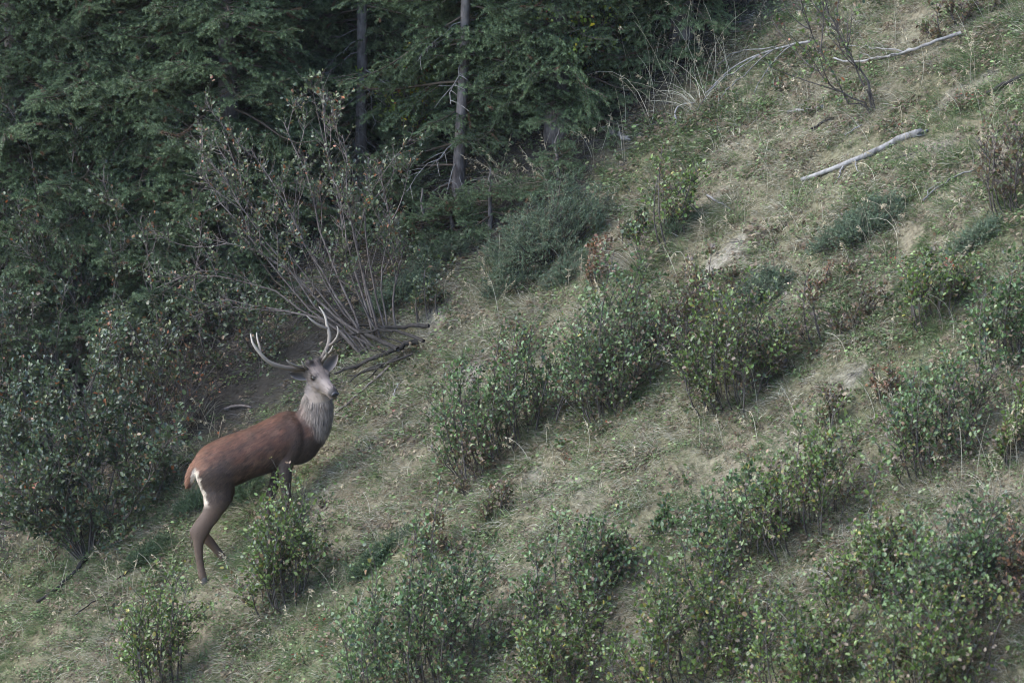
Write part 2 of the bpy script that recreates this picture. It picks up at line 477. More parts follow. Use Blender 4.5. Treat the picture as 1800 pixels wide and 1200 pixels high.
def bough_parts(L, width, droop, upturn, bare, seed, dens=1.0, brown=.04):
    """twig centre lines of one bough along +X; returns twig polylines (N,k,3), radii and whether they carry needles"""
    r = np.random.default_rng(seed)
    def axis(t):
        x = t * L
        return np.stack([x, .06 * L * np.sin(t * 5 + seed) * t, -droop * L * t ** 1.5 + upturn * L * t ** 4], -1)
    tw = []; lv = []
    ax = axis(np.linspace(0, 1, 6)); tw.append(ax); lv.append(0)
    nsec = int(L / .06)
    for i in range(nsec):
        t = bare + (1 - bare) * (i + r.random()) / nsec
        p = axis(np.array(t)); s = 1 if i % 2 else -1
        ln = (width * L * (1 - t) ** .75 + .07) * r.uniform(.65, 1.15)
        ang = math.radians(r.uniform(42, 68))
        d = np.array([math.cos(ang), s * math.sin(ang), r.normal(-.02, .26)])
        dn = -.28 * ln * droop * 3
        k = np.linspace(0, 1, 6)[:, None]
        sec = p + d * ln * k + np.array([0, 0, 1]) * dn * k ** 2 + np.array([1, 0, 0]) * .12 * ln * k ** 2
        tw.append(sec); lv.append(1)
        if ln > .14:
            for j in range(int(ln / .062)):
                kk = .22 + .75 * (j + r.random()) / int(ln / .062)
                q = p + d * ln * kk + np.array([0, 0, 1]) * dn * kk ** 2 + np.array([1, 0, 0]) * .12 * ln * kk ** 2
                s2 = 1 if j % 2 else -1
                a2 = ang * s + s2 * math.radians(r.uniform(38, 62))
                l2 = (.30 * ln * (1 - kk) + .065) * r.uniform(.7, 1.2)
                d2 = np.array([math.cos(a2), math.sin(a2), r.normal(-.02, .30)])
                tw.append(q + d2 * l2 * np.linspace(0, 1, 6)[:, None] + np.array([0, 0, -.15 * l2]) * np.linspace(0, 1, 6)[:, None] ** 2); lv.append(2)
    return np.array(tw), np.array(lv)

def bough_mesh(name, L, width, droop, upturn, bare, seed, per_m=330, tipc=TIP, brown=.03):
    tw, lv = bough_parts(L, width, droop, upturn, bare, seed)
    A = Acc(); n = len(tw)
    r0 = np.where(lv == 0, .013 * L ** .5, np.where(lv == 1, .0042, .0022))
    V, Fq = tubes(tw, r0[:, None] * np.linspace(1, .35, 6)[None], 4)
    A.add(V, Fq, (.085, .065, .048))
    ln = np.linalg.norm(tw[:, -1] - tw[:, 0], axis=1)
    cnt = np.maximum(4, (ln * per_m * np.where(lv == 0, .5, 1)).astype(int))
    own = np.repeat(np.arange(n), cnt); m = len(own)
    t = rng.random(m)
    t = np.where(lv[own] == 0, .55 + .45 * t, np.where(lv[own] == 1, .15 + .85 * t, t))
    f = t * 5; i = np.clip(f.astype(int), 0, 4); f = (f - i)[:, None]
    pos = tw[own, i] * (1 - f) + tw[own, i + 1] * f
    ax = nrm(tw[own, i + 1] - tw[own, i])
    sd = nrm(np.cross(ax, rdir(m)))
    d = nrm(ax * .6 + sd * .9 + np.array([0, 0, .18]))
    V, Fq = needles(pos, d, .019 + .010 * rng.random(m), np.full(m, .0050))
    dead = rng.random(n) < brown
    c = pick(m, NEED, .15)
    k = (np.clip(t - .45, 0, .5) / .5 * .85 * (lv[own] > 0))[:, None]
    c = c * (1 - k) + tipc * k
    c[dead[own]] = np.array([.13, .075, .04])
    A.add(V, Fq, np.repeat(c, 3, 0))
    return A.mesh(name, M_NEEDLE)

BOUGHS = {'s': [], 'm': [], 'l': []}
for k in range(4): BOUGHS['s'].append(bough_mesh('bough', .55, .46, .06, .20, .05, 10 + k, 800))
for k in range(5): BOUGHS['m'].append(bough_mesh('bough', 1.1, .40, .20, .20, .10, 20 + k, 760))
for k in range(5): BOUGHS['l'].append(bough_mesh('bough', 1.7, .34, .30, .22, .12, 30 + k, 720))
TIPS = [bough_mesh('leader', .5, .20, 0, 0, .05, 50 + k, 900, np.array([.11, .16, .10])) for k in range(2)]

def dead_twig_mesh(seed, L):
    r = np.random.default_rng(seed)
    P0 = [np.stack([np.linspace(0, L, 6), np.cumsum(r.normal(0, .03, 6)) * L, -np.linspace(0, 1, 6) ** 1.5 * L * .4 + np.cumsum(r.normal(0, .02, 6))], 1)]
    R0 = [np.linspace(.008, .003, 6)]
    for i in range(9):
        t = r.uniform(.25, 1); j = min(int(t * 5), 4); b = P0[0][j] * (1 - (t * 5 - j)) + P0[0][j + 1] * (t * 5 - j)
        d = nrm(np.array([.6, r.choice([-1, 1]) * .7, r.normal(-.2, .3)])); l = r.uniform(.1, .35) * L
        P0.append(b + d * l * np.linspace(0, 1, 6)[:, None] + np.array([0, 0, -.2 * l]) * np.linspace(0, 1, 6)[:, None] ** 2); R0.append(np.linspace(.004, .0018, 6))
    A = Acc(); V, Fq = tubes(np.array(P0), np.array(R0), 4); A.add(V, Fq, (.2, .18, .17))
    return A.mesh('dead_branch', M_DEAD)
DEADTW = [dead_twig_mesh(60 + k, .7) for k in range(4)]

def spruce(base, height, r0, blen, label, crown0=.25, lean=(0, 0), clear=None, per=6, step=.22, dead=0, group='spruces of the forest edge', name='spruce_tree', seed=None, top=None, zfull=6.0):
    base = np.array([base[0], base[1], float(H(base[0], base[1]))])
    rs = np.random.default_rng(seed if seed is not None else int(abs(base[0] * 911 + base[1] * 77)))
    t = thing(name, base, label, 'tree', group)
    k = 14
    zz = np.linspace(-.15, height, k)
    wob = np.cumsum(rs.normal(0, .012, (k, 2)), 0)
    path = np.stack([base[0] + lean[0] * zz + wob[:, 0], base[1] + lean[1] * zz + wob[:, 1], base[2] + zz], 1)
    rad = r0 * (1 - np.linspace(0, 1, k)) ** .8 + .006; rad[0] *= 1.35; 
    A = Acc(); V, Fq = tubes(path, rad, 10); A.add(V, Fq, (.2, .18, .16)); A.build('trunk', M_BARK, t, True)
    def at(z): return np.array([np.interp(z, zz, path[:, 0]), np.interp(z, zz, path[:, 1]), base[2] + z])
    z = crown0; az = rs.random() * 6.28
    while z < height - .15:
        frac = 1 - (z - crown0) / (height - crown0)
        Lw = blen * frac ** .7
        nper = per if z < zfull else max(3, per - 2)
        for i in range(nper):
            az += 2 * math.pi / nper + rs.normal(0, .25)
            zz_ = z + rs.uniform(-.12, .12)
            if zz_ < 0.05: continue
            toward = math.cos(az - (-math.pi / 2))      # 1 when the bough points at the camera
            if clear and any(q[0] < zz_ < q[1] and toward > q[2] for q in clear):
                if dead and rs.random() < dead:
                    o = bpy.data.objects.new('dead_branch', DEADTW[rs.integers(4)]); COL.objects.link(o); o.parent = t
                    o.location = at(zz_) - base; o.rotation_euler = (0, rs.uniform(.0, .5), az + rs.choice([-1, 1]) * rs.uniform(.7, 1.3)); o.scale = (rs.uniform(.5, 1.1),) * 3
                continue
            l = Lw * rs.uniform(.7, 1.12)
            key = 's' if l < .75 else ('m' if l < 1.35 else 'l')
            nl = {'s': .55, 'm': 1.1, 'l': 1.7}[key]
            o = bpy.data.objects.new('bough', BOUGHS[key][rs.integers(len(BOUGHS[key]))]); COL.objects.link(o); o.parent = t
            o.location = at(zz_) - base
            pitch = np.interp(frac, [0, .5, 1], [-.7, -.1, .22]) + rs.normal(0, .12)
            o.rotation_euler = (rs.normal(0, .35), pitch, az)
            s = l / nl; o.scale = (s, s * rs.uniform(.9, 1.25), s)
        z += step * (.6 + .6 * frac) if height > 3 else step
    o = bpy.data.objects.new('leader', TIPS[rs.integers(2)]); COL.objects.link(o); o.parent = t
    o.location = at(height - .3) - base; o.rotation_euler = (0, -math.pi / 2, 0); s = .8 if height > 2 else .45
    o.scale = (s, s, s)
    return t

def GB(px, py, back=0.0):
    p = G(px, py); return (p[0], p[1] + back)

spruce(GB(634, 292, -.3), 8.5, .055, 1.35, 'spruce with a bare grey lower trunk behind the tall fanned shrub', .35, (.012, 0), [(.02, 1.7, -.4), (1.7, 3.2, .25)], dead=.5, seed=1)
spruce(GB(806, 345), 9.0, .05, 1.45, 'spruce with a bare pale trunk and a dead twig, at the head of the juniper', .12, (.03, .02), [(.10, 1.3, -.3), (1.3, 2.6, .6)], dead=.5, seed=2)
spruce(GB(40, 640), 9.5, .15, 1.9, 'dense spruce at the left edge of the photo, behind the tangled shrubs', .3, seed=3)
spruce(GB(205, 600, .6), 10, .16, 2.0, 'broad dark spruce behind the forked grey sapling', .2, seed=4)
spruce(GB(320, 540, .3), 9.5, .14, 1.4, 'dark spruce standing over the hollow behind the stag', .5, seed=5)
spruce(GB(425, 470, 1.2), 10, .15, 1.35, 'spruce with long hanging boughs behind the top of the fanned shrub', .3, seed=6)
spruce(GB(515, 400, 1.5), 9, .13, 1.3, 'dark spruce directly left of the bare grey trunk', .3, seed=7)
spruce(GB(735, 330, 1.7), 9, .12, 1.5, 'spruce filling the gap between the two bare trunks', .2, seed=8)
spruce(GB(915, 300, .8), 8, .12, 1.45, 'spruce with flat low boughs right of the pale bare trunk', .15, seed=9)
spruce(GB(985, 262, .25), 7.5, .11, 1.3, 'dark spruce above the dry grass clump at the wood edge', .1, seed=10)
spruce(GB(1200, 125, .35), 7, .10, 1.0, 'slender dark spruce standing alone at the upper end of the wood edge', .15, seed=11)
spruce(GB(1090, 90, .8), 8, .12, 1.2, 'spruce behind the arching grass, between the two dark spruces', .6, seed=12)
spruce(GB(120, 380, .6), 11, .16, 2.0, 'spruce in the second row, above the leafless brown twigs on the left', .3, seed=13)
spruce(GB(640, 100, 1.2), 10, .15, 1.8, 'spruce deep in the wood behind the bare grey trunk', .6, seed=14)
spruce(GB(860, 70, .6), 10, .14, 1.7, 'spruce deep in the wood behind the pale bare trunk', .9, seed=15)
spruce(GB(320, 250, .5), 11, .16, 2.0, 'spruce deep in the wood at the top left, behind the young leaders', .3, seed=16)
spruce(GB(400, 600, .9), 8, .11, 1.5, 'low-boughed spruce added to shade the hollow behind the antlers', .1, seed=17)  # tree put in so that its boughs overhang and darken the hollow
spruce(GB(545, 560, 2.6), 8, .11, 1.2, 'dark spruce right behind the fanned shrub', .1, seed=18)
spruce(GB(250, 660, 1.1), 8, .11, 1.5, 'dark low-boughed spruce behind the slender forked sapling', .1, seed=19)
# young spruces in front of the wood
for (px, py, hh, bl, lb) in ((268, 470, 1.6, .62, 'young spruce with a bushy bright tip, tallest of those left of the fanned shrub'),
                             (352, 420, 1.75, .55, 'young spruce whose dark tip stands highest over the dark hollow'),
                             (218, 420, 1.75, .6, 'young spruce with a stubby upright leader behind the bushiest young one'),
                             (105, 430, 1.3, .6, 'young spruce among bare twigs near the left edge'),
                             (270, 560, 1.1, .5, 'small young spruce low down beside the forked sapling'),
                             (720, 300, .9, .5, 'young spruce between the two bare trunks with light boughs'),
                             (805, 425, .55, .6, 'low spreading young spruce at the foot of the pale bare trunk'),
                             (868, 395, .55, .5, 'low young spruce squeezed between the pale bare trunk and the juniper'),
                             (745, 440, .6, .55, 'low young spruce in the shade left of the foot of the pale trunk'),
                             (690, 400, .7, .55, 'low young spruce between the fanned shrub and the bare trunks'),
                             (640, 420, .8, .5, 'young spruce half hidden behind the right stems of the fanned shrub'),
                             (985, 335, .6, .45, 'low young spruce beyond the juniper under the dark spruce'),
                             (1055, 190, .8, .5, 'young spruce at the gap above the knobbly short log')):
    spruce(GB(px, py), hh, .022, bl, lb, .12, per=6, step=.13, group='young spruces under the trees', name='young_spruce', seed=px)

# ------------------------------------------------------------------ broad-leaved shrubs
PALS = {
 'green': [(5, (.078, .124, .028)), (4, (.112, .165, .040)), (3, (.038, .062, .018)), (1.2, (.13, .165, .055)), (.5, (.24, .21, .05)), (1, (.15, .095, .05))],
 'blue':  [(5, (.068, .118, .038)), (4, (.100, .158, .056)), (3, (.034, .060, .022)), (2, (.125, .16, .064)), (.3, (.2, .18, .05)), (.9, (.15, .095, .055))],
 'brown': [(3, (.075, .09, .034)), (3, (.14, .092, .052)), (3, (.085, .056, .036)), (1, (.22, .16, .095)), (2.5, (.105, .13, .046))],
 'rust':  [(4, (.16, .08, .044)), (3, (.20, .11, .06)), (3, (.075, .06, .034)), (2, (.08, .10, .04))],
 'bright':[(4, (.14, .20, .035)), (3, (.19, .25, .045)), (2, (.08, .13, .03)), (.35, (.55, .43, .04))],
 'dull':  [(4, (.062, .084, .040)), (3, (.088, .112, .052)), (3, (.036, .052, .028)), (1, (.125, .135, .058)), (.5, (.16, .085, .042))],
 'shade': [(4, (.044, .066, .030)), (3, (.062, .087, .038)), (3, (.026, .042, .021)), (.7, (.10, .115, .045)), (.3, (.13, .085, .045))],  # dull leaves darkened, the wood's shade put into their colour
}
LOWC = [(3, (.14, .098, .06)), (3, (.085, .06, .04)), (1, (.24, .18, .115)), (2, (.08, .10, .038))]

def grow_leaves(A, tw, n_per, pal, L0=.045, t0=.1, low=None, lowp=None, upw=.6):
    """leaves along twig polylines tw (N,k,3)"""
    N, k, _ = tw.shape
    own = np.repeat(np.arange(N), n_per); m = len(own)
    if m == 0: return
    t = t0 + (1 - t0) * rng.random(m); f = t * (k - 1); i = np.clip(f.astype(int), 0, k - 2); f = (f - i)[:, None]
    pos = tw[own, i] * (1 - f) + tw[own, i + 1] * f
    ax = nrm(tw[own, i + 1] - tw[own, i])
    d = nrm(ax * .55 + nrm(np.cross(ax, rdir(m))) * .8 + np.array([0, 0, .15]))
    n = nrm(np.array([0, -.2, upw]) + rng.normal(0, .75, (m, 3)))
    L = L0 * rng.uniform(.42, 1.22, m)
    V, Fq = leaves(pos + d * .006, d, n, L, L * rng.uniform(.55, .80, m))
    c = pick(m, pal, .25) * 1.22
    if low is not None:
        q = rng.random(m) < lowp[own]
        c[q] = pick(int(q.sum()), low, .2)
    A.add(V, Fq, np.repeat(c, 6, 0))

def bez(p0, p1, p2, k):
    t = np.linspace(0, 1, k)[None, :, None]
    return p0[:, None] * (1 - t) ** 2 + p1[:, None] * 2 * t * (1 - t) + p2[:, None] * t * t

def twigs_on(stems, n_per, lmin, lmax, t0, k=4, upb=.5, spread=.9):
    N, ks, _ = stems.shape
    own = np.repeat(np.arange(N), n_per); m = len(own)
    t = t0 + (1 - t0) * rng.random(m) ** .8; f = t * (ks - 1); i = np.clip(f.astype(int), 0, ks - 2); f = (f - i)[:, None]
    p = stems[own, i] * (1 - f) + stems[own, i + 1] * f
    ax = nrm(stems[own, i + 1] - stems[own, i])
    d = nrm(ax * .6 + nrm(np.cross(ax, rdir(m))) * spread + np.array([0, 0, upb]))
    L = rng.uniform(lmin, lmax, m)[:, None]
    end = p + d * L; midp = p + d * L * .5 + rng.normal(0, .12, (m, 3)) * L - np.array([0, 0, .06]) * L
    return bez(p, midp, end, k)

SHRUBG = 'low leafy shrubs scattered over the open slope'
def shrub(px, py, wpx, hpx, label, pal='green', dens=1.0, leaf=.038, lowbrown=.35, lean=(0, 0), group=SHRUBG, bare=0.0, name='leafy_shrub', tall=.85, twl=1.0, cat='shrub'):
    """px, py: foot of the shrub's lower edge in the photograph; wpx, hpx: its size there"""
    b0 = G(px, py); m = depth(b0) / FPX
    wd, hh = wpx * m * 1.06, hpx * m
    ry = max(.12, min(wd * .32, hh * .38))
    cen = np.array(G(px, py - ry * 100)); m = depth(cen) / FPX
    cen[2] = H(cen[0], cen[1])
    root = thing(name, cen, label, cat, group)
    h = max(.15, hh * tall)
    area = wd * hh
    n = int(np.clip(area * 19 * dens + 5, 4, 110))
    a = rng.random(n) * 2 * math.pi; r = np.sqrt(rng.random(n))
    ex = r * np.cos(a); ey = r * np.sin(a)
    tx = cen[0] + ex * wd * .46; ty = cen[1] + ey * ry
    hz = h * (1 - .35 * r ** 2) * rng.uniform(.35, 1.15, n) * (.5 + .9 * vnoise(ex * 3 + px, ey * 3 + py, 5)) * np.where(rng.random(n) < .12, 1.35, 1)
    bx = cen[0] + ex * wd * .30 + rng.normal(0, .02, n); by = cen[1] + ey * ry * .6
    p0 = np.stack([bx, by, H(bx, by) - .03], 1)
    tip = np.stack([tx + lean[0] * hz, ty + lean[1] * hz, H(tx, ty) + hz], 1)
    tip[:, 2] = np.maximum(H(tx, ty) + .06, cen[2] + .55 * SA * (tx - cen[0]) + SB * (ty - cen[1]) + hz)
    mid = (p0 + tip) / 2 + np.stack([-SA * hz * .22, -SB * hz * .22, -hz * .12], 1) + rng.normal(0, .05, (n, 3)) * h
    st = bez(p0, mid, tip, 6)
    ntw = int(np.clip(7 + h * 8, 7, 15))
    tw = twigs_on(st, ntw, h * .18 * twl, h * .42 * twl, .28)
    A = Acc(); V, Fq = tubes(st, np.linspace(.0085, .003, 6)[None] * rng.uniform(.7, 1.2, (n, 1)), 5); A.add(V, Fq, (.1, .08, .07))
    V, Fq = tubes(tw, np.tile(np.linspace(.0032, .0012, 4), (len(tw), 1)), 3); A.add(V, Fq, (.1, .08, .07))
    A.build('stems', M_STEM, root, True, 'stuff')
    B = Acc()
    rel = (tw[:, 2, 2] - H(tw[:, 2, 0], tw[:, 2, 1])) / h
    lp = np.clip(lowbrown * 1.6 * (1 - rel * 1.15), 0.02, .95)
    keep = rng.random(len(tw)) > bare
    nl = 9
    grow_leaves(B, tw[keep], nl, PALS[pal], leaf, .1, LOWC, lp[keep])
    grow_leaves(B, st[:, 3:], 5, PALS[pal], leaf, .3, LOWC, np.full(n, lowbrown * .3))
    B.build('leaves', M_LEAF, root, kind='stuff')
    return root

SHRUBS = [
 # px, py, w, h, label, kwargs
 (500, 1080, 165, 225, 'bright leafy shrub growing in front of the stag\'s forelegs', dict(pal='green', leaf=.040, lowbrown=.2, tall=.85, dens=1.15)),
 (292, 1235, 150, 215, 'leafy shrub with a brown withered side, below the stag\'s planted hind hoof', dict(pal='green', lowbrown=.3)),
 (905, 820, 320, 200, 'wide leafy shrub on mid slope with pale shining leaves, right of the stag\'s chest', dict(pal='blue', dens=1.25, lowbrown=.5)),
 (838, 872, 90, 110, 'withered brown shrub with bare stems under the wide pale-leaved shrub', dict(pal='brown', lowbrown=.9, bare=.3, dens=.7)),
 (872, 922, 42, 80, 'small dark dry shrub standing alone below the withered one', dict(pal='brown', lowbrown=.8, leaf=.035)),
 (1090, 745, 200, 270, 'tall leafy shrub in the middle of the slope with a narrow upright top', dict(pal='blue', dens=1.1, lowbrown=.35)),
 (1290, 735, 200, 250, 'leafy shrub with reddish speckles right of the tall mid-slope shrub', dict(pal='green', lowbrown=.4, dens=1.1)),
 (1195, 640, 120, 150, 'thin brownish shrub between the two tall mid-slope shrubs', dict(pal='brown', lowbrown=.5, dens=.8)),
 (1180, 452, 140, 150, 'dark sparse shrub with black stems below the upper bare patch', dict(pal='green', dens=.55, lowbrown=.2, bare=.3)),
 (1640, 582, 120, 160, 'upright bushy shrub with fine dark stems near the right edge', dict(pal='green', dens=1.0, lowbrown=.2)),
 (1482, 605, 170, 130, 'half-bare brown shrub with dark stems, below the red bilberry', dict(pal='brown', dens=.65, bare=.35, lowbrown=.6)),
 (1765, 660, 150, 190, 'large dark green shrub cut by the right edge of the photo, upper one', dict(pal='blue', dens=1.2, leaf=.040, lowbrown=.1)),
 (1650, 840, 220, 230, 'big loose shrub with bluish leaves right of the tall dry stalks', dict(pal='blue', dens=1.1, lowbrown=.35)),
 (1790, 810, 90, 130, 'shrub at the right edge beneath the large dark green one', dict(pal='green', lowbrown=.5)),
 (1425, 970, 225, 215, 'dark-stemmed leafy shrub above the right foreground thicket', dict(pal='green', dens=1.0, lowbrown=.45)),
 (1290, 1035, 220, 190, 'grey-green leafy shrub left of the right foreground thicket', dict(pal='blue', dens=1.2, lowbrown=.4)),
 (1525, 1095, 200, 215, 'mid-green shrub in the heart of the right foreground thicket', dict(pal='green', dens=1.1, leaf=.040, lowbrown=.35)),
 (1670, 1125, 220, 270, 'tallest bluish shrub of the right foreground thicket', dict(pal='blue', dens=1.3, leaf=.040, lowbrown=.2)),
 (1640, 1260, 310, 235, 'brown-flecked shrub at the foot of the tallest bluish shrub', dict(pal='green', dens=1.0, leaf=.040, lowbrown=.55)),
 (1790, 1080, 70, 180, 'rusty brown shrub at the right edge beside the tallest bluish shrub', dict(pal='rust', dens=1.0, lowbrown=.6)),
 (1020, 1095, 240, 195, 'leafy shrub with dark leaning stems on its right side, in the lower middle', dict(pal='blue', dens=1.1, lowbrown=.25)),
 (755, 1240, 350, 240, 'widest shrub along the bottom edge, dark green and dense', dict(pal='blue', dens=1.15, leaf=.040, lowbrown=.15)),
 (985, 1245, 220, 200, 'shrub with a few orange leaves at the bottom edge, beside the widest shrub', dict(pal='green', dens=1.0, leaf=.040, lowbrown=.3)),
 (1215, 1245, 310, 235, 'pale green mottled shrub at the bottom edge, right of the middle', dict(pal='green', dens=1.1, leaf=.040, lowbrown=.3)),
 (1420, 1265, 210, 225, 'yellowish green shrub at the bottom edge under the thicket', dict(pal='green', dens=1.0, leaf=.040, lowbrown=.4)),
 (762, 1000, 100, 95, 'small round shrub with dark purple leaves below the withered brown one', dict(pal='brown', dens=.9, leaf=.036)),
 (1462, 755, 50, 90, 'small twiggy shrub on the dry grass, right of the reddish-speckled shrub', dict(pal='brown', dens=.8, bare=.3)),
 (1170, 945, 50, 60, 'tiny sprig of dark leaves on the grass, above the mottled shrub', dict(pal='blue', dens=.7)),
 (1775, 390, 120, 190, 'tall reddish brown shrub at the right edge near the pale log', dict(pal='brown', dens=.85, lowbrown=.6, bare=.2)),
 (1690, 60, 150, 70, 'low brown leafy shrub in the top right corner', dict(pal='brown', dens=.7, bare=.2)),
 (1450, 520, 110, 55, 'low red bilberry bush above the half-bare brown shrub', dict(pal='rust', dens=1.0, leaf=.025)),
 (915, 640, 90, 70, 'low brown-leaved shrub on the pale ground left of the tall mid-slope shrub', dict(pal='brown', dens=.7, leaf=.035)),
 (1250, 560, 100, 110, 'loose shrub with dark leaves behind the reddish-speckled shrub', dict(pal='brown', dens=.8)),
 (1110, 430, 70, 60, 'small dull shrub beside the pale grass tussock', dict(pal='dull', dens=.8)),
 (1060, 500, 80, 80, 'brown dry-leaved shrub under the juniper', dict(pal='rust', dens=.7, leaf=.035)),
 (750, 570, 60, 100, 'slim yellowing shrub beside the dark fallen branches', dict(pal='dull', dens=.7)),
 (1560, 700, 100, 60, 'low shrub with a few red leaves above the big loose shrub', dict(pal='rust', dens=.6, leaf=.03)),
]
for px, py, wp, hp, lb, kw in SHRUBS:
    shrub(px, py, wp, hp, lb, **kw)

# ------------------------------------------------------------------ tall shrubs of the forest edge, stem by stem
EDGEG = 'tall many-stemmed shrubs along the wood'
def tall_shrub(base_px, stems, label, pal='dull', r0=.016, ntw=16, leaf=.040, leaf_from=.35, nl=6, twl=(.10, .32), bare=.3, dd=0, jit=.35, rusty=.06, name='tall_shrub', extra=0, sm=None):
    sm = sm or M_STEM
    b = G(*base_px); b = np.array([b[0], b[1] + dd, H(b[0], b[1] + dd)])
    root = thing(name, b, label, 'shrub', EDGEG)
    d0 = depth(b) - 40
    allst = []
    for s in stems:
        s = np.array(s, float)
        k = len(s); t = np.linspace(0, 1, k)
        tt = np.linspace(0, 1, 9)
        fx = np.interp(tt, t, s[:, 0]); fy = np.interp(tt, t, s[:, 1])
        off = rng.normal(0, jit)
        pts = np.array([P(fx[i], fy[i], d0 + off * tt[i] ** 1.3 + rng.normal(0, .012)) for i in range(9)])
        pts[1:-1] += rng.normal(0, .008, (7, 3)); pts += np.cumsum(rng.normal(0, .010, (9, 3)), 0) * np.linspace(0, 1, 9)[:, None]
        g = G(s[0, 0], s[0, 1])
        pts[0] = P(fx[0], fy[0], d0); pts[0, 2] = min(pts[0, 2], float(H(pts[0, 0], pts[0, 1])) - .04)
        allst.append(pts)
    for i in range(extra):                       # further stems of the same stool, between two drawn ones
        a, c = rng.choice(len(stems), 2, replace=False); u = rng.random()
        p = allst[a] * u + allst[c] * (1 - u); q = p.copy(); sc_ = rng.uniform(.6, 1.0)
        q = p[0] + (p - p[0]) * sc_; q[:, 1] += np.linspace(0, 1, 9) * rng.normal(0, jit); q[1:] += rng.normal(0, .012, (8, 3))
        allst.append(q)
    allst = np.array(allst); n = len(allst)
    sub = twigs_on(allst, 4, .35, .8, .3, 9, .55, .6)
    tw = twigs_on(np.concatenate([allst, allst, sub]), ntw // 3 + 1, *twl, leaf_from, 4, .35, .8)
    nm = len(allst); per = len(tw) // (3 * n)
    for i in range(n):
        A = Acc()
        V, Fq = tubes(allst[i], np.linspace(r0, .004, 9) * rng.uniform(.75, 1.15), 6); A.add(V, Fq, (.1, .09, .08))
        V, Fq = tubes(sub[i * 4:(i + 1) * 4], np.tile(np.linspace(.0065, .0022, 9), (4, 1)), 4); A.add(V, Fq, (.1, .09, .08))
        A.build('stem', sm, root, True)
    A = Acc(); V, Fq = tubes(tw, np.tile(np.linspace(.0034, .0013, 4), (len(tw), 1)), 3); A.add(V, Fq, (.1, .09, .08))
    A.build('twigs', sm, root, True, 'stuff')
    B = Acc(); keep = rng.random(len(tw)) > bare
    grow_leaves(B, tw[keep], nl, PALS[pal], leaf, .15, [(1, (.26, .09, .035)), (1, (.18, .10, .05))], np.full(int(keep.sum()), rusty))
    B.build('leaves', M_LEAF, root, kind='stuff')
    return root

tall_shrub((655, 615), [
 [(690, 628), (620, 590), (545, 555), (480, 510), (420, 488), (340, 478), (272, 500)],
 [(645, 612), (575, 530), (500, 440), (435, 350), (402, 235)],
 [(655, 612), (592, 520), (540, 430), (472, 310), (440, 262)],
 [(645, 605), (602, 500), (562, 400), (540, 300), (500, 210)],
 [(662, 608), (622, 480), (592, 370), (576, 270), (570, 185)],
 [(672, 605), (640, 480), (612, 340), (606, 240)],
 [(680, 610), (655, 500), (640, 390), (645, 300)],
 [(692, 612), (668, 520), (672, 430), (684, 385)],
 [(640, 615), (545, 545), (440, 425), (385, 365), (352, 320)],
 [(650, 612), (580, 545), (505, 475), (425, 400)],
 [(700, 615), (690, 540), (700, 480), (712, 440)],
 [(640, 610), (560, 560), (470, 545), (400, 530), (360, 545)],
], 'tall fanned shrub with many grey stems rising behind the stag\'s antlers', 'dull', .0130, 40, .038, .5, 7, bare=.45, rusty=.06, extra=5, sm=M_GREYSTEM, twl=(.08, .26))
tall_shrub((110, 735), [
 [(100, 740), (78, 650), (52, 620), (20, 570), (-30, 520)],
 [(125, 740), (140, 620), (130, 560), (105, 470), (60, 400)],
 [(120, 735), (145, 600), (150, 530), (130, 440), (120, 340), (130, 230)],
 [(185, 700), (192, 580), (196, 500), (212, 410)],
 [(150, 740), (170, 640), (150, 560), (100, 480), (40, 430)],
 [(60, 740), (30, 640), (5, 560), (-10, 420)],
 [(90, 740), (90, 600), (80, 480), (60, 330), (50, 240)],
 [(160, 730), (175, 600), (175, 460), (165, 330)],
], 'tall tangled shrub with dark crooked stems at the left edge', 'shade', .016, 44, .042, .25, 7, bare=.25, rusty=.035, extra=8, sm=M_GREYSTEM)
tall_shrub((281, 668), [
 [(281, 668), (283, 622), (320, 570), (336, 515), (346, 450), (352, 395), (372, 330)],
 [(281, 668), (280, 600), (286, 500), (295, 420), (268, 320)],
 [(278, 668), (276, 560), (270, 470), (255, 400)],
], 'slender forked grey sapling beside the dark hollow', 'dull', .015, 10, .045, .5, 4, bare=.55, rusty=.1, sm=M_GREYSTEM)
tall_shrub((150, 975), [
 [(150, 985), (110, 900), (50, 800), (10, 720)], [(150, 980), (130, 880), (90, 780), (60, 690)], [(155, 980), (160, 860), (150, 760), (140, 680)],
 [(160, 980), (190, 880), (210, 780), (235, 690)], [(165, 985), (220, 910), (260, 840), (290, 770)], [(140, 985), (80, 930), (30, 890), (-20, 850)],
 [(170, 985), (230, 930), (270, 900), (300, 860)], [(150, 985), (120, 920), (60, 860), (0, 800)], [(145, 985), (100, 940), (60, 920), (20, 910)],
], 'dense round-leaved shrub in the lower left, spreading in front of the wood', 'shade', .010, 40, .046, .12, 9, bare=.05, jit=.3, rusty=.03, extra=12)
tall_shrub((235, 800), [
 [(235, 805), (225, 720), (215, 650), (190, 600)], [(240, 805), (250, 720), (255, 640), (252, 585)], [(245, 805), (270, 730), (285, 680), (300, 630)], [(230, 805), (200, 730), (170, 680), (150, 640)],
], 'fresh green shrub with upright shoots behind the stag\'s rump', 'dull', .010, 18, .046, .25, 8, bare=.15, jit=.2, rusty=.03, extra=6)
tall_shrub((300, 800), [
 [(300, 800), (310, 750), (325, 700)], [(305, 800), (330, 740), (345, 690)], [(295, 800), (285, 740), (270, 705)],
], 'withered orange-leaved shrub just behind the stag\'s back', 'rust', .006, 12, .032, .3, 4, twl=(.06, .16), bare=.5, jit=.1, rusty=.4, extra=2)
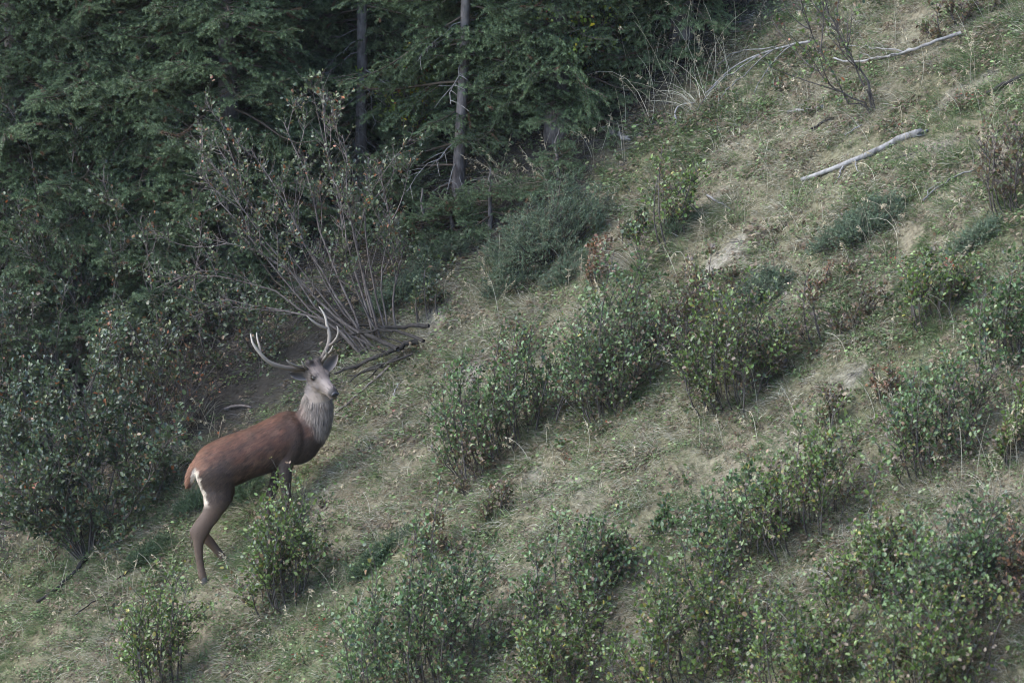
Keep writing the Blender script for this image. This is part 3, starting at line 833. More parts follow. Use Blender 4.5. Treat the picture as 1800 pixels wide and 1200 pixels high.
tall_shrub((30, 760), [
 [(30, 770), (20, 700), (0, 640)], [(40, 770), (60, 690), (70, 620)], [(20, 770), (-10, 690), (-40, 620)],
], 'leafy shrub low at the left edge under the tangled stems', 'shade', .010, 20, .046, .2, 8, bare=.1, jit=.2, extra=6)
tall_shrub((400, 655), [
 [(390, 660), (360, 610), (320, 570)], [(400, 660), (400, 600), (390, 550)], [(410, 660), (440, 600), (450, 560)], [(420, 660), (480, 610), (510, 580)], [(380, 660), (330, 630), (290, 610)],
], 'dark undergrowth added to deepen the shade in the hollow behind the antlers', 'shade', .008, 22, .04, .2, 6, bare=.2, jit=.3, dd=.5, extra=6, rusty=.02)  # bushes put in to make the hollow read dark
tall_shrub((420, 690), [
 [(440, 700), (420, 640), (405, 600)], [(430, 695), (450, 640), (470, 610)], [(410, 700), (480, 660), (500, 640)],
], 'thin shrub with ochre leaves behind the stag\'s neck', 'brown', .006, 10, .036, .3, 5, twl=(.08, .2), bare=.3, jit=.15, dd=.3)
tall_shrub((1545, 190), [
 [(1540, 182), (1490, 180), (1465, 130), (1430, 70), (1405, 10)], [(1535, 180), (1510, 130), (1480, 60), (1440, -10)], [(1530, 178), (1500, 175), (1460, 150), (1425, 110)],
 [(1540, 180), (1520, 130), (1490, 90), (1470, 30)],
], 'leaning shrub with black stems beside the forked dead branch', 'green', .011, 14, .042, .3, 5, bare=.3, jit=.2, twl=(.08, .22))
tall_shrub((712, 285), [
 [(708, 275), (700, 220), (690, 175)], [(712, 275), (722, 225), (708, 185)], [(715, 275), (735, 240), (740, 200)],
], 'bright yellow-green shrub glowing behind the bare trunks', 'bright', .008, 22, .046, .2, 8, bare=.1, jit=.1, dd=-.1, extra=2, twl=(.06, .16))
tall_shrub((995, 190), [
 [(1000, 195), (985, 130), (960, 60)], [(1005, 195), (1010, 120), (1030, 40)], [(1010, 195), (1040, 140), (1060, 70)],
], 'bright green leafy shrub in the gap right of the flat-boughed spruce', 'bright', .009, 18, .05, .25, 7, bare=.2, jit=.3, dd=.1, extra=4)

# ------------------------------------------------------------------ junipers
JUN = [(4, (.075, .11, .06)), (3, (.115, .152, .088)), (2, (.04, .06, .036)), (1.5, (.145, .165, .10)), (1, (.12, .095, .06))]
def juniper(px, py, wpx, hpx, label, n=420, pal=JUN, tall=.46):
    b0 = G(px, py); m = depth(b0) / FPX
    wd, hh = wpx * m, hpx * m; ry = min(wd * .35, hh * .5)
    cen = np.array(G(px, py - ry * 95)); cen[2] = H(cen[0], cen[1])
    root = thing('juniper', cen, label, 'shrub', 'prickly junipers on the slope')
    h = hh * tall
    a = rng.random(n) * 2 * math.pi; r = np.sqrt(rng.random(n)) 
    lump = .45 + 1.1 * vnoise(r * np.cos(a) * 4.5 + px, r * np.sin(a) * 4.5 + 3, 3)
    X = cen[0] + r * np.cos(a) * wd * .5 * lump ** .5; Y = cen[1] + r * np.sin(a) * ry
    zt = h * np.sqrt(np.clip(1.02 - r ** 2, 0, 1)) * lump * rng.uniform(.35, 1.05, n)
    tip = np.stack([X, Y, np.maximum(H(X, Y), cen[2] + SA * (X - cen[0]) * .8) + zt], 1)
    p0 = np.stack([cen[0] + r * np.cos(a) * wd * .1, cen[1] + r * np.sin(a) * ry * .2, np.full(n, cen[2] - .05)], 1)
    st = bez(p0, (p0 + tip) / 2 - np.array([0, 0, .1]) * h, tip, 5)
    A = Acc(); V, Fq = tubes(st[::3], np.tile(np.linspace(.008, .003, 5), (len(st[::3]), 1)), 4); A.add(V, Fq, (.1, .08, .06)); A.build('stems', M_STEM, root, True, 'stuff')
    # sprays at every tip
    sp = []
    for j in range(5):
        d = nrm(nrm(tip - cen + np.array([0, 0, .1])) * .7 + np.array([0, 0, .22]) + rng.normal(0, .8, (n, 3)) + np.stack([np.cos(a), np.sin(a) * .4, np.zeros(n)], 1) * .7)
        l = rng.uniform(.05, .15, n)[:, None]
        s0 = tip - d * l * .3 + rng.normal(0, .025, (n, 3))
        sp.append(np.stack([s0, s0 + d * l * .5, s0 + d * l], 1))
    sp = np.concatenate(sp); N = len(sp); K = 30
    own = np.repeat(np.arange(N), K); t = rng.random(N * K)[:, None]
    pos = sp[own, 0] * (1 - t) + sp[own, 2] * t
    ax = nrm(sp[own, 2] - sp[own, 0]); d = nrm(ax * .6 + nrm(np.cross(ax, rdir(N * K))) * .8)
    V, Fq = needles(pos, d, rng.uniform(.012, .022, N * K), np.full(N * K, .005))
    B = Acc(); B.add(V, Fq, np.repeat(pick(N, pal, .2)[own], 3, 0)); B.build('needles', M_JUNI, root, kind='stuff')
JG = [(4, (.04, .07, .03)), (3, (.055, .09, .04)), (1, (.09, .12, .05))]
juniper(965, 490, 210, 220, 'big blue-green juniper at the wood edge, right of the pale bare trunk', 620)
juniper(1510, 430, 150, 70, 'flat dark juniper with dead grey twigs, below the pale log', 300)
juniper(1335, 545, 100, 75, 'bluish juniper tuft above the reddish-speckled shrub', 220)
juniper(1712, 440, 80, 40, 'small flat juniper in the grass above the upright bushy shrub', 130)
juniper(428, 890, 70, 60, 'low green juniper under the stag\'s belly', 140, JG)
juniper(1195, 410, 60, 40, 'small juniper below the short stick', 100)
juniper(265, 990, 70, 40, 'small green juniper on the slope behind the stag\'s hind hooves', 110, JG)
juniper(340, 905, 60, 40, 'small green juniper behind the stag\'s hock', 100, JG)
juniper(700, 545, 120, 70, 'dark juniper under the right stems of the fanned shrub', 220)
juniper(780, 480, 130, 80, 'dark low juniper at the foot of the pale bare trunk', 220)
juniper(690, 975, 90, 30, 'flat creeping juniper left of the small purple shrub', 100, JG)
juniper(650, 1010, 70, 26, 'little creeping juniper on the grass right of the stag\'s shrub', 80, JG)
juniper(900, 520, 90, 60, 'small dark juniper below the big blue-green one', 160)
juniper(1000, 500, 80, 50, 'small dark juniper right below the big blue-green one', 130)

# ------------------------------------------------------------------ tussocks and tall stalks
def tussock(px, py, label, n=160, L=(.2, .5), pal=STRAW, spread=.07, up=.8):
    b = G(px, py)
    a = rng.random(n) * 6.283; r = spread * np.sqrt(rng.random(n))
    X = b[0] + r * np.cos(a); Y = b[1] + r * np.sin(a)
    base = np.stack([X, Y, H(X, Y) - .02], 1)
    out = np.stack([np.cos(a), np.sin(a), np.zeros(n)], 1)
    d0 = nrm(out * .4 + np.array([-.1, -.05, up]) + rng.normal(0, .2, (n, 3))); d1 = nrm(out + np.array([-.5, -.3, -.25]) + rng.normal(0, .35, (n, 3)))
    V, Fq = blades(base, d0, d1, rng.uniform(*L, n), rng.uniform(.003, .0052, n), 6)
    A = Acc(); A.add(V, Fq, np.repeat(pick(n, pal), 12, 0)); o = A.build('grass_tussock', M_GRASS)
    tag(o, label, 'grass tussock', 'grass tussocks on the slope')
tussock(1120, 470, 'pale feathery grass tussock between the juniper and the dark sparse shrub', 220, (.25, .6))
tussock(915, 345, 'long dry grass clump under the low boughs at the wood edge', 150, (.3, .65))
tussock(980, 330, 'thin dry grass clump right of the long one at the wood edge', 90, (.25, .55))
tussock(1290, 385, 'rounded green tussock beside the short stick', 200, (.12, .3), GREEN)
tussock(1250, 400, 'straw tussock left of the rounded green one', 160, (.12, .32))
tussock(350, 735, 'drooping straw tussock behind the stag\'s back', 70, (.25, .5))
tussock(805, 625, 'spiky green tussock beside the pale ground in the middle', 150, (.1, .28), GREEN)
tussock(1230, 190, 'dry tussock under the arching stalks at the wood edge', 110, (.3, .6))
tussock(1740, 880, 'tall dry tussock right of the big loose shrub', 90, (.3, .6))
tussock(1480, 1010, 'pale tussock in the gap of the right foreground thicket', 160, (.15, .4))

def build_stalks():
    spots = [(1180, 170, 70, 60, 22, .9), (1230, 150, 60, 60, 16, .8), (930, 350, 60, 20, 14, .6), (1050, 250, 50, 40, 10, .6), (1740, 930, 60, 120, 26, .6), (1640, 300, 150, 120, 30, .4),
             (1450, 420, 160, 60, 26, .4), (1180, 560, 200, 120, 24, .4), (700, 860, 120, 120, 16, .4), (330, 760, 60, 60, 10, .4), (150, 1050, 160, 80, 26, .4), (430, 1080, 200, 90, 20, .35),
             (1400, 720, 200, 160, 34, .4), (1600, 150, 200, 120, 34, .45), (1330, 280, 120, 120, 26, .4), (1000, 850, 150, 100, 22, .35), (860, 560, 100, 60, 12, .45), (1700, 640, 90, 140, 16, .5), (1560, 980, 220, 180, 22, .45), (620, 1050, 160, 100, 18, .35)]
    A = Acc()
    for px, py, sx, sy, n, ln in spots:
        n = int(n * 1.7)
        b = np.array([G(px + rng.uniform(-sx, sx), py + rng.uniform(-sy, sy)) for _ in range(n)])
        d0 = nrm(np.array([0, 0, 1.0]) + rng.normal(0, .22, (n, 3))); d1 = nrm(d0 + np.array([-.4, -.2, -.3]) + rng.normal(0, .55, (n, 3)))
        L = ln * rng.uniform(.55, 1.3, n)
        t = np.linspace(0, 1, 7); pts = [b - np.array([0, 0, .03])]
        for i in range(1, 7):
            pts.append(pts[-1] + nrm(d0 * (1 - t[i] ** 1.5) + d1 * t[i] ** 1.5) * (L / 6)[:, None])
        pts = np.stack(pts, 1)
        c = pick(n, STRAW[:3], .1)
        V, Fq = tubes(pts, np.tile(np.linspace(.0023, .0012, 7), (n, 1)), 3); A.add(V, Fq, np.repeat(c, 21, 0))
        hd = np.where(rng.random(n) < .5)[0]
        if len(hd):
            own = np.repeat(hd, 12); m = len(own); f = rng.random(m)[:, None] * 1.6
            i = 4 + np.clip(f.astype(int), 0, 1)[:, 0]; ff = np.clip(f - (i - 4)[:, None], 0, 1)
            pos = pts[own, i] * (1 - ff) + pts[own, i + 1] * ff
            d = nrm(nrm(pts[own, 6] - pts[own, 5]) * .5 + rng.normal(0, .35, (m, 3)) + np.array([0, 0, -.5]))
            V, Fq = leaves(pos, d, rdir(m), rng.uniform(.025, .045, m), np.full(m, .007)); A.add(V, Fq, np.repeat(pick(m, [(1, (.44, .38, .26)), (1, (.36, .30, .2))], .1), 6, 0))
    o = A.build('tall_grass', M_GRASS); tag(o, 'tall thin dry grass stalks with drooping seed heads rising above the turf', 'tall grass', kind='stuff')
build_stalks()

# ------------------------------------------------------------------ dead wood
def stick(label, pts, r0, r1, m=M_DEAD, name='dead_branch', lift=.02, cat='branch', dds=None, sides=8, branches=(), group='dead branches lying on the slope', wob=.006, jagged=False):
    """pts: pixels of the photograph the stick passes through; it lies on the ground there unless dds gives its depth"""
    pts = np.array(pts, float)
    def line(ps, dd=None):
        ps = np.array(ps, float); k = len(ps); tt = np.linspace(0, 1, max(9, 3 * k)); t = np.linspace(0, 1, k)
        X = np.interp(tt, t, ps[:, 0]); Y = np.interp(tt, t, ps[:, 1])
        if dd is None: q = np.array([G(a, b) for a, b in zip(X, Y)]) + np.array([0, -.01, lift])
        else: q = np.array([P(a, b, e) for a, b, e in zip(X, Y, np.interp(tt, np.linspace(0, 1, len(dd)), dd))])
        for _ in range(2): q[1:-1] = (q[:-2] + q[1:-1] * 2 + q[2:]) / 4
        q[1:-1] += rng.normal(0, wob, (len(q) - 2, 3)); return q
    q = line(pts, dds)
    if dds is None:                     # stiff wood bridges the small hollows of the ground
        t = np.linspace(0, 1, len(q)); zf = np.polyfit(t, q[:, 2], 3); q[:, 2] = np.maximum(np.polyval(zf, t), q[:, 2])
        yf = np.polyfit(t, q[:, 1], 3); q[:, 1] = np.polyval(yf, t)
    o = thing(name, q[0], label, cat, group)
    A = Acc(); rr = np.linspace(r0, r1, len(q)) * rng.uniform(.9, 1.1, len(q))
    V, Fq = tubes(q, rr, sides); 
    if jagged:
        V = V.reshape(len(q), sides, 3); ax = nrm(q[-1] - q[-2]); V[-1] += ax[None] * rng.uniform(-.03, .10, (sides, 1)); V[0] -= nrm(q[1] - q[0])[None] * rng.uniform(0, .03, (sides, 1)); V = V.reshape(-1, 3)
    A.add(V, Fq, (.3, .3, .3))
    n0 = A.n; ends = []
    for e, c in ((0, q[0]), (len(q) - 1, q[-1])):
        i = e * sides + np.arange(sides); tri = np.stack([i, np.roll(i, -1), np.full(sides, n0 + len(ends))], 1); ends.append(c); A.F.append(tri)
    A.V.append(np.array(ends)); A.C.append(np.full((2, 3), .3)); A.n += 2
    A.build('stem', m, o, True)
    for bp in branches:
        dd = None
        if isinstance(bp, tuple): bp, dd = bp
        elif dds is not None: dd = [dds[0], dds[-1]]
        bq = line(bp, dd); B = Acc(); V, Fq = tubes(bq, np.linspace(min(r1 * .75 + .003, .010), .003, len(bq)), 6); B.add(V, Fq, (.3, .3, .3)); B.build('branch', m, o, True)
    return o
stick('thick pale barkless log lying across the upper right slope', [(1411, 320), (1470, 298), (1530, 275), (1575, 250), (1614, 238)], .019, .034, name='fallen_log', cat='log', sides=12, lift=.02, jagged=True, wob=.004,
      branches=[[(1482, 296), (1475, 312), (1467, 327)], [(1503, 284), (1504, 296), (1509, 306)]])
stick('long forked dead branch beside the leaning black-stemmed shrub', [(1690, 68), (1640, 85), (1600, 101), (1550, 115), (1490, 119), (1465, 116)], .017, .009, sides=8, wob=.012, lift=.05,
      branches=[[(1600, 100), (1565, 108), (1530, 112), (1510, 100)], [(1610, 97), (1570, 98), (1530, 92), (1490, 90)]])
stick('fan of thin grey dead twigs spreading down towards the wood edge', [(1425, 98), (1380, 108), (1330, 122), (1280, 150), (1240, 190)], .013, .005, lift=.14, sides=6,
      branches=[[(1370, 111), (1320, 112), (1285, 118), (1260, 140)], [(1360, 113), (1320, 145), (1280, 180), (1262, 204)], [(1390, 107), (1360, 130), (1340, 160), (1325, 190)], [(1340, 120), (1290, 150), (1255, 175), (1225, 220)]])
stick('grey weathered branch half sunk in grass at the right edge', [(1735, 168), (1770, 150), (1815, 128)], .02, .024, M_DARKWOOD)
stick('thin pale forked stick below the thick pale log, towards the right', [(1622, 356), (1650, 332), (1680, 314), (1712, 303)], .007, .008, branches=[[(1628, 352), (1640, 330), (1660, 315)]])
stick('short pale stick left of the green tussock', [(1243, 347), (1265, 360), (1285, 372)], .011, .007)
stick('knobbly short grey log at the wood edge under the arching grass', [(1060, 230), (1080, 238), (1104, 248)], .026, .032, name='fallen_log', cat='log', jagged=True, wob=.012)
stick('curved pale stick standing out of the grass at the wood edge', [(1187, 228), (1186, 205), (1198, 193), (1222, 190)], .009, .011, lift=.05)
stick('twisted bone-white root piece beneath the leaning shrub', [(1385, 203), (1400, 197), (1425, 199), (1448, 190)], .012, .016, wob=.012)
stick('slim grey stick above the thick pale log', [(1425, 231), (1445, 220), (1466, 211)], .011, .009, M_DARKWOOD, branches=[[(1440, 224), (1452, 216), (1450, 208)]])
stick('straight thin stick pointing up the slope near the slim grey one', [(1485, 242), (1500, 232), (1515, 223)], .006, .006)
stick('thick dark fallen branch reaching towards the stag\'s muzzle', [(735, 622), (700, 632), (660, 652), (620, 668), (588, 680)], .029, .012, M_DARKWOOD, lift=.12, wob=.013, sides=8,
      branches=[[(690, 637), (660, 640), (630, 630), (600, 622)], [(720, 626), (690, 618), (660, 610), (630, 590)]])
stick('dark horizontal dead branch above the thick dark one', [(754, 602), (720, 606), (670, 602), (620, 598), (570, 590)], .021, .009, M_DARKWOOD, wob=.012, lift=.16,
      branches=[[(680, 604), (640, 612), (600, 600), (575, 575)]])
stick('slanting grey dead stick running down to the stag\'s chest', [(685, 652), (655, 680), (615, 712), (580, 745)], .012, .009, M_GREYSTEM, lift=.05)
stick('dark crooked branch below the thick dark one', [(700, 640), (680, 655), (650, 668), (610, 676)], .018, .007, M_DARKWOOD, lift=.08, wob=.012)
stick('dark forked bough arching over the thick dark branch, right of the antlers', [(745, 640), (700, 622), (650, 622), (610, 632), (585, 645)], .018, .006, M_DARKWOOD, lift=.22, wob=.013, branches=[[(690, 624), (650, 605), (620, 575)], [(650, 622), (620, 618), (598, 608)]])
stick('thin dark bough crossing the slanting dead stick', [(725, 640), (690, 655), (650, 662), (615, 690)], .013, .007, M_DARKWOOD, lift=.10, branches=[[(670, 660), (640, 690), (620, 700)]])
stick('low dark bough sweeping left under the fanned shrub, behind the antlers', [(700, 650), (650, 630), (600, 600), (560, 580), (520, 565)], .024, .010, M_DARKWOOD, lift=.2, branches=[[(640, 625), (610, 590), (560, 560)], [(600, 600), (570, 600), (540, 610)]])
stick('small pale standing stub on the bare ground right of the stag', [(692, 705), (695, 692), (702, 680)], .009, .006, lift=.03)
stick('grey driftwood-like log on the path behind the stag', [(395, 722), (420, 716), (442, 719)], .016, .010, M_GREYSTEM, name='fallen_log', cat='log')
stick('dark bark-stripped branch lying in the lower left grass', [(65, 1060), (95, 1042), (120, 1018), (152, 985)], .014, .02, M_DARKWOOD)
stick('thin dark stick lying parallel right of the lower left branch', [(205, 1022), (230, 1005), (255, 970)], .007, .010, M_DARKWOOD)
stick('long thin dark stick on the grass below the small juniper', [(130, 1085), (165, 1062), (190, 1045)], .006, .006, M_DARKWOOD)
stick('dead grey twigs sticking up from the flat dark juniper', [(1440, 440), (1455, 425), (1478, 410)], .008, .006, lift=.05, branches=[[(1462, 438), (1470, 428), (1485, 414)], [(1455, 426), (1462, 430), (1478, 428)]])

# ------------------------------------------------------------------ the stag
def loft(rings, sides=20, caps=True):
    """rings: (px, py, dd, half height in px across the axis, half depth in m); one closed tube in pixel-and-depth space"""
    R_ = np.array(rings, float)
    k = len(R_); tt = np.linspace(0, k - 1, (k - 1) * 4 + 1)
    def cr(col):            # Catmull-Rom through the stations
        p = np.concatenate([[2 * col[0] - col[1]], col, [2 * col[-1] - col[-2]]])
        i = np.clip(tt.astype(int), 0, k - 2); f = tt - i
        a, b, c, d = p[i], p[i + 1], p[i + 2], p[i + 3]
        return .5 * (2 * b + (c - a) * f + (2 * a - 5 * b + 4 * c - d) * f ** 2 + (3 * b - a - 3 * c + d) * f ** 3)
    S = np.stack([cr(R_[:, j]) for j in range(5)], 1)
    S[:, 3:] = np.maximum(S[:, 3:], .002)
    t = nrm(np.gradient(S[:, :2], axis=0)); n = np.stack([-t[:, 1], t[:, 0]], 1)
    a = np.arange(sides) / sides * 2 * math.pi
    V = []
    for i in range(len(S)):
        for q in a:
            c, s_ = math.cos(q), math.sin(q)
            V.append(P(S[i, 0] + n[i, 0] * c * S[i, 3], S[i, 1] + n[i, 1] * c * S[i, 3], S[i, 2] + s_ * S[i, 4]))
    V = np.array(V); kk = len(S)
    base = (np.arange(kk - 1) * sides)[:, None]; j = np.arange(sides); j2 = (j + 1) % sides
    Fq = np.stack([base + j, base + j2, base + sides + j2, base + sides + j], -1).reshape(-1, 4)
    c0 = V[:sides].mean(0); c1 = V[-sides:].mean(0)
    n0 = len(V); V = np.concatenate([V, [c0, c1]])
    cap = np.concatenate([np.stack([j2, j, np.full(sides, n0)], 1), np.stack([(kk - 1) * sides + j, (kk - 1) * sides + j2, np.full(sides, n0 + 1)], 1)])
    return V, [Fq, cap]

def build_stag():
    hoofs = {'hn': (358, 1024, None), 'hf': (404, 990, None), 'fn': (503, 932, None), 'ff': (474, 934, None)}
    foot = {}
    for k, (x, y, _) in hoofs.items(): foot[k] = depth(G(x, y)) - 40
    dn = foot['hn']; df = max(foot['hf'], dn + .16); fn = foot['fn']; ff = max(foot['ff'], fn + .16)
    db = (dn + df) / 2; dc = (fn + ff) / 2          # rump and chest depth
    dc = max(dc, db + .10)
    base = P(440, 975, (db + dc) / 2); base[2] = H(base[0], base[1])
    root = thing('red_deer', base, 'reddish brown stag with tall branching antlers, standing on the slope and looking towards the viewer', 'deer')
    A = Acc()
    def add(r, sides=20):
        V, F_ = loft(r, sides); A.add(V, F_, (.2, .1, .06))
    def D(t): return db + (dc - db) * t
    # trunk
    add([(345, 838, D(0), 14, .06), (354, 833, D(.02), 30, .13), (374, 824, D(.1), 42, .172), (402, 811, D(.22), 44, .188), (432, 799, D(.4), 43, .205),
         (463, 788, D(.6), 44, .222), (490, 777, D(.78), 46, .222), (514, 766, D(.9), 46, .205), (533, 758, D(1), 38, .165), (546, 752, D(1.05), 22, .10)], 28)
    # neck
    add([(520, 782, D(.95), 34, .165), (536, 763, D(1), 35, .16), (549, 743, D(1.05) - .02, 33, .15), (556, 722, D(1.08) - .05, 29, .132), (557.5, 702, D(1.08) - .07, 25.5, .114), (557, 684, D(1.08) - .08, 20.5, .094), (556, 668, D(1.08) - .08, 14, .07)], 24)
    # brisket and shoulder muscle
    add([(500, 800, D(.85), 14, .12), (520, 797, D(.92), 20, .14), (538, 788, D(1), 20, .13), (553, 774, D(1.04), 15, .09), (560, 762, D(1.05), 8, .05)], 20)
    add([(508, 735, D(.85) - .09, 10, .05), (513, 752, D(.87) - .115, 20, .075), (513, 775, D(.87) - .12, 23, .08), (507, 795, D(.86) - .12, 19, .075), (503, 808, D(.86) - .12, 14, .06)], 16)
    # near hind leg
    nl = dn
    add([(378, 806, D(.08) - .07, 26, .09), (380, 830, D(.08) - .09, 36, .105), (382, 858, nl + .03, 29, .098), (380, 880, nl + .02, 22.5, .08), (373, 900, nl + .01, 17.5, .062), (361, 920, nl, 14.5, .05), (352, 935, nl, 15.5, .046),
         (349, 952, nl, 10.5, .036), (349, 968, nl, 8.2, .031), (351, 985, nl, 7.2, .027), (354, 1002, nl, 7.2, .028), (356, 1012, nl, 7.8, .030), (359, 1019, nl, 6.5, .028)], 18)
    # hock points, the heels
    add([(336, 929, nl, 3, .016), (337, 935, nl, 5, .022), (342, 944, nl, 6, .026), (347, 956, nl, 6, .026)], 12)
    add([(374, 886, nl, 6, .035), (356, 906, nl, 5, .028), (341, 926, nl, 4.5, .022), (337, 934, nl, 4, .018)], 12)     # tendon
    # far hind leg
    fl = df
    add([(385, 835, D(.1) + .06, 28, .085), (388, 862, D(.1) + .08, 25, .085), (382, 886, fl - .02, 19, .07), (369, 906, fl, 14, .05), (357, 925, fl, 12.5, .042), (358, 940, fl, 10.5, .036), (368, 951, fl, 9, .031),
         (379, 964, fl, 7.6, .027), (389, 976, fl, 7, .026), (395, 983, fl, 7.2, .028), (400, 987, fl, 6, .026)], 16)
    # near fore leg
    f1 = fn
    add([(512, 775, D(.86) - .11, 18, .075), (506, 798, D(.86) - .12, 16.5, .07), (502, 820, (D(.86) - .12 + f1) / 2, 12.8, .055), (502, 843, f1, 10.5, .043), (503, 862, f1, 8.6, .036), (504, 873, f1, 8.6, .036), (503, 886, f1, 6.4, .027), (502, 903, f1, 5.6, .024), (501, 917, f1, 6.6, .027), (504, 926, f1, 5.8, .025)], 16)
    # far fore leg, drawn back and bent
    f2 = ff
    add([(505, 790, D(.84) + .09, 17, .07), (495, 812, D(.83) + .10, 14, .06), (487, 835, (D(.83) + .1 + f2) / 2, 10.5, .045), (480, 857, f2, 8.6, .037), (476, 870, f2, 8.4, .035), (473, 886, f2, 6.2, .026), (471, 904, f2, 5.6, .024), (470, 918, f2, 6.4, .026), (474, 928, f2, 5.6, .025)], 16)
    # tail
    add([(352, 806, D(0) - .01, 7, .04), (344, 818, D(0) - .03, 9, .05), (337, 832, D(0) - .045, 9, .05), (333, 845, D(0) - .05, 8, .045), (331, 856, D(0) - .05, 4.5, .028)], 14)
    # ---- head: stations along the skull axis, in metres
    hd0 = P(552, 654, D(1.08) - .05); hd1 = P(589, 691, D(1.08) - .36)
    ax = nrm(hd1 - hd0); wx = nrm(np.cross(ax, np.array([0, 0, 1.0]))); 
    if wx[0] < 0: wx = -wx
    roll = .10; up0 = np.cross(wx, ax); 
    if up0[2] < 0: up0 = -up0
    wx_, up_ = wx * math.cos(roll) + up0 * math.sin(roll), up0 * math.cos(roll) - wx * math.sin(roll)
    LH = float(np.linalg.norm(hd1 - hd0))
    def hp(t, x, y): return hd0 + ax * t * LH + wx_ * x + up_ * y
    st = [(-.16, .045, .05, -.01), (-.06, .078, .088, -.005), (.10, .088, .100, -.008), (.26, .088, .102, -.016), (.40, .076, .094, -.024), (.55, .058, .078, -.026), (.70, .049, .064, -.024), (.84, .048, .056, -.022), (.94, .046, .050, -.024), (1.0, .034, .038, -.026), (1.03, .012, .015, -.026)]
    V = []; sd = 24
    for t, hw, hh, off in st:
        for q in range(sd):
            a = q / sd * 2 * math.pi; c, s_ = math.cos(a), math.sin(a)
            pw = .82
            x = hw * np.sign(c) * abs(c) ** pw; y = hh * np.sign(s_) * abs(s_) ** pw
            if y < 0: x *= 1 - .22 * (abs(y) / hh)
            V.append(hp(t, x, y + off))
    V = np.array(V); kk = len(st); b_ = (np.arange(kk - 1) * sd)[:, None]; j = np.arange(sd); j2 = (j + 1) % sd
    Fq = np.stack([b_ + j, b_ + j2, b_ + sd + j2, b_ + sd + j], -1).reshape(-1, 4)
    n0 = len(V); V = np.concatenate([V, [V[:sd].mean(0), V[-sd:].mean(0)]])
    A.add(V, [Fq, np.stack([j2, j, np.full(sd, n0)], 1), np.stack([(kk - 1) * sd + j, (kk - 1) * sd + j2, np.full(sd, n0 + 1)], 1)], (.2, .2, .2))
    def ball(acc, c, axes, r, col, n=10):
        th = np.linspace(0, math.pi, n); ph = np.arange(n * 2) / (n * 2) * 2 * math.pi
        V = np.array([[math.sin(a) * math.cos(b), math.sin(a) * math.sin(b), math.cos(a)] for a in th for b in ph]) * np.array(r)
        V = c + V @ np.array(axes)
        m_ = n * 2; b0 = (np.arange(n - 1) * m_)[:, None]; j = np.arange(m_); j2 = (j + 1) % m_
        acc.add(V, np.stack([b0 + j, b0 + j2, b0 + m_ + j2, b0 + m_ + j], -1).reshape(-1, 4), col)
    HA = np.array([wx_, ax, up_])
    for sx in (-1, 1):                                    # brow ridges, cheeks, pedicles
        ball(A, hp(.30, sx * .070, .052), HA, (.022, .045, .016), (.2, .2, .2))
        ball(A, hp(.36, sx * .058, -.045), HA, (.034, .075, .050), (.2, .2, .2))
        ball(A, hp(.02, sx * .045, .090), HA, (.024, .026, .035), (.2, .2, .2))
    ball(A, hp(.86, 0, -.062), HA, (.036, .055, .020), (.2, .2, .2))   # lower jaw and chin
    tmp = bpy.data.objects.new('stag_raw', A.mesh('stag_raw', None)); COL.objects.link(tmp)
    rm = tmp.modifiers.new('r', 'REMESH'); rm.mode = 'VOXEL'; rm.voxel_size = .0105
    sm = tmp.modifiers.new('s', 'CORRECTIVE_SMOOTH'); sm.iterations = 5; sm.factor = .5; sm.use_only_smooth = True
    dg = bpy.context.evaluated_depsgraph_get()
    me = bpy.data.meshes.new_from_object(tmp.evaluated_get(dg))
    bpy.data.objects.remove(tmp)
    nv = len(me.vertices); X = np.empty(nv * 3, np.float32); me.vertices.foreach_get('co', X); X = X.reshape(-1, 3).astype(float)
    Nn = np.empty(nv * 3, np.float32); me.vertex_normals.foreach_get('vector', Nn); Nn = Nn.reshape(-1, 3).astype(float)
    # ---- coat colours by anatomy; tint lighter along the back, darker towards the belly
    pxs, pys = proj(X); dd = (X - CAM) @ FW - 40
    hx = ((X - hd0) @ ax) / LH; hu = (X - hd0) @ up_; hw = (X - hd0) @ wx_
    red = np.array([.092, .041, .025]); dark = np.array([.048, .032, .023]); grey = np.array([.185, .150, .122]); legc = np.array([.070, .044, .029])
    cream = np.array([.50, .42, .33]); orange = np.array([.15, .070, .038]); face = np.array([.105, .083, .071])
    nz = vnoise(pxs * .09, pys * .09, 1); nz2 = vnoise(pxs * .22 + 9, pys * .22, 2)
    sst = lambda e0, e1, v: (lambda t: t * t * (3 - 2 * t))(np.clip((v - e0) / (e1 - e0), 0, 1))
    mixc = lambda c, k, t: c * (1 - t[:, None]) + np.asarray(k) * t[:, None]
    c = np.tile(red, (nv, 1)) * (.62 + .5 * nz[:, None] + .3 * vnoise(pxs * .05 + 3, pys * .05, 5)[:, None])
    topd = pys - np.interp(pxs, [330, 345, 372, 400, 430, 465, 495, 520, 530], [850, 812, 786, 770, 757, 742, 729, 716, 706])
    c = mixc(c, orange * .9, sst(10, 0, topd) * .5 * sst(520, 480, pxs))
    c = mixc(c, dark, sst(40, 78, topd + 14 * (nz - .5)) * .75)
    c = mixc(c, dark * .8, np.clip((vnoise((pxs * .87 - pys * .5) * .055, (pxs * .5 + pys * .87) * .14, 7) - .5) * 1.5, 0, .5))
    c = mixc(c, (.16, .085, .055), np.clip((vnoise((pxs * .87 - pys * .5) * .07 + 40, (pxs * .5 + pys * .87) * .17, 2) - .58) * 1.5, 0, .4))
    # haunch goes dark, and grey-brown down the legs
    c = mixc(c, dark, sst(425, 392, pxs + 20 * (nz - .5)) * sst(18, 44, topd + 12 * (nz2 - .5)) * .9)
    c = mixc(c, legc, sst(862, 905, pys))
    c = mixc(c, dark * .9, sst(800, 822, pys) * sst(470, 482, pxs))
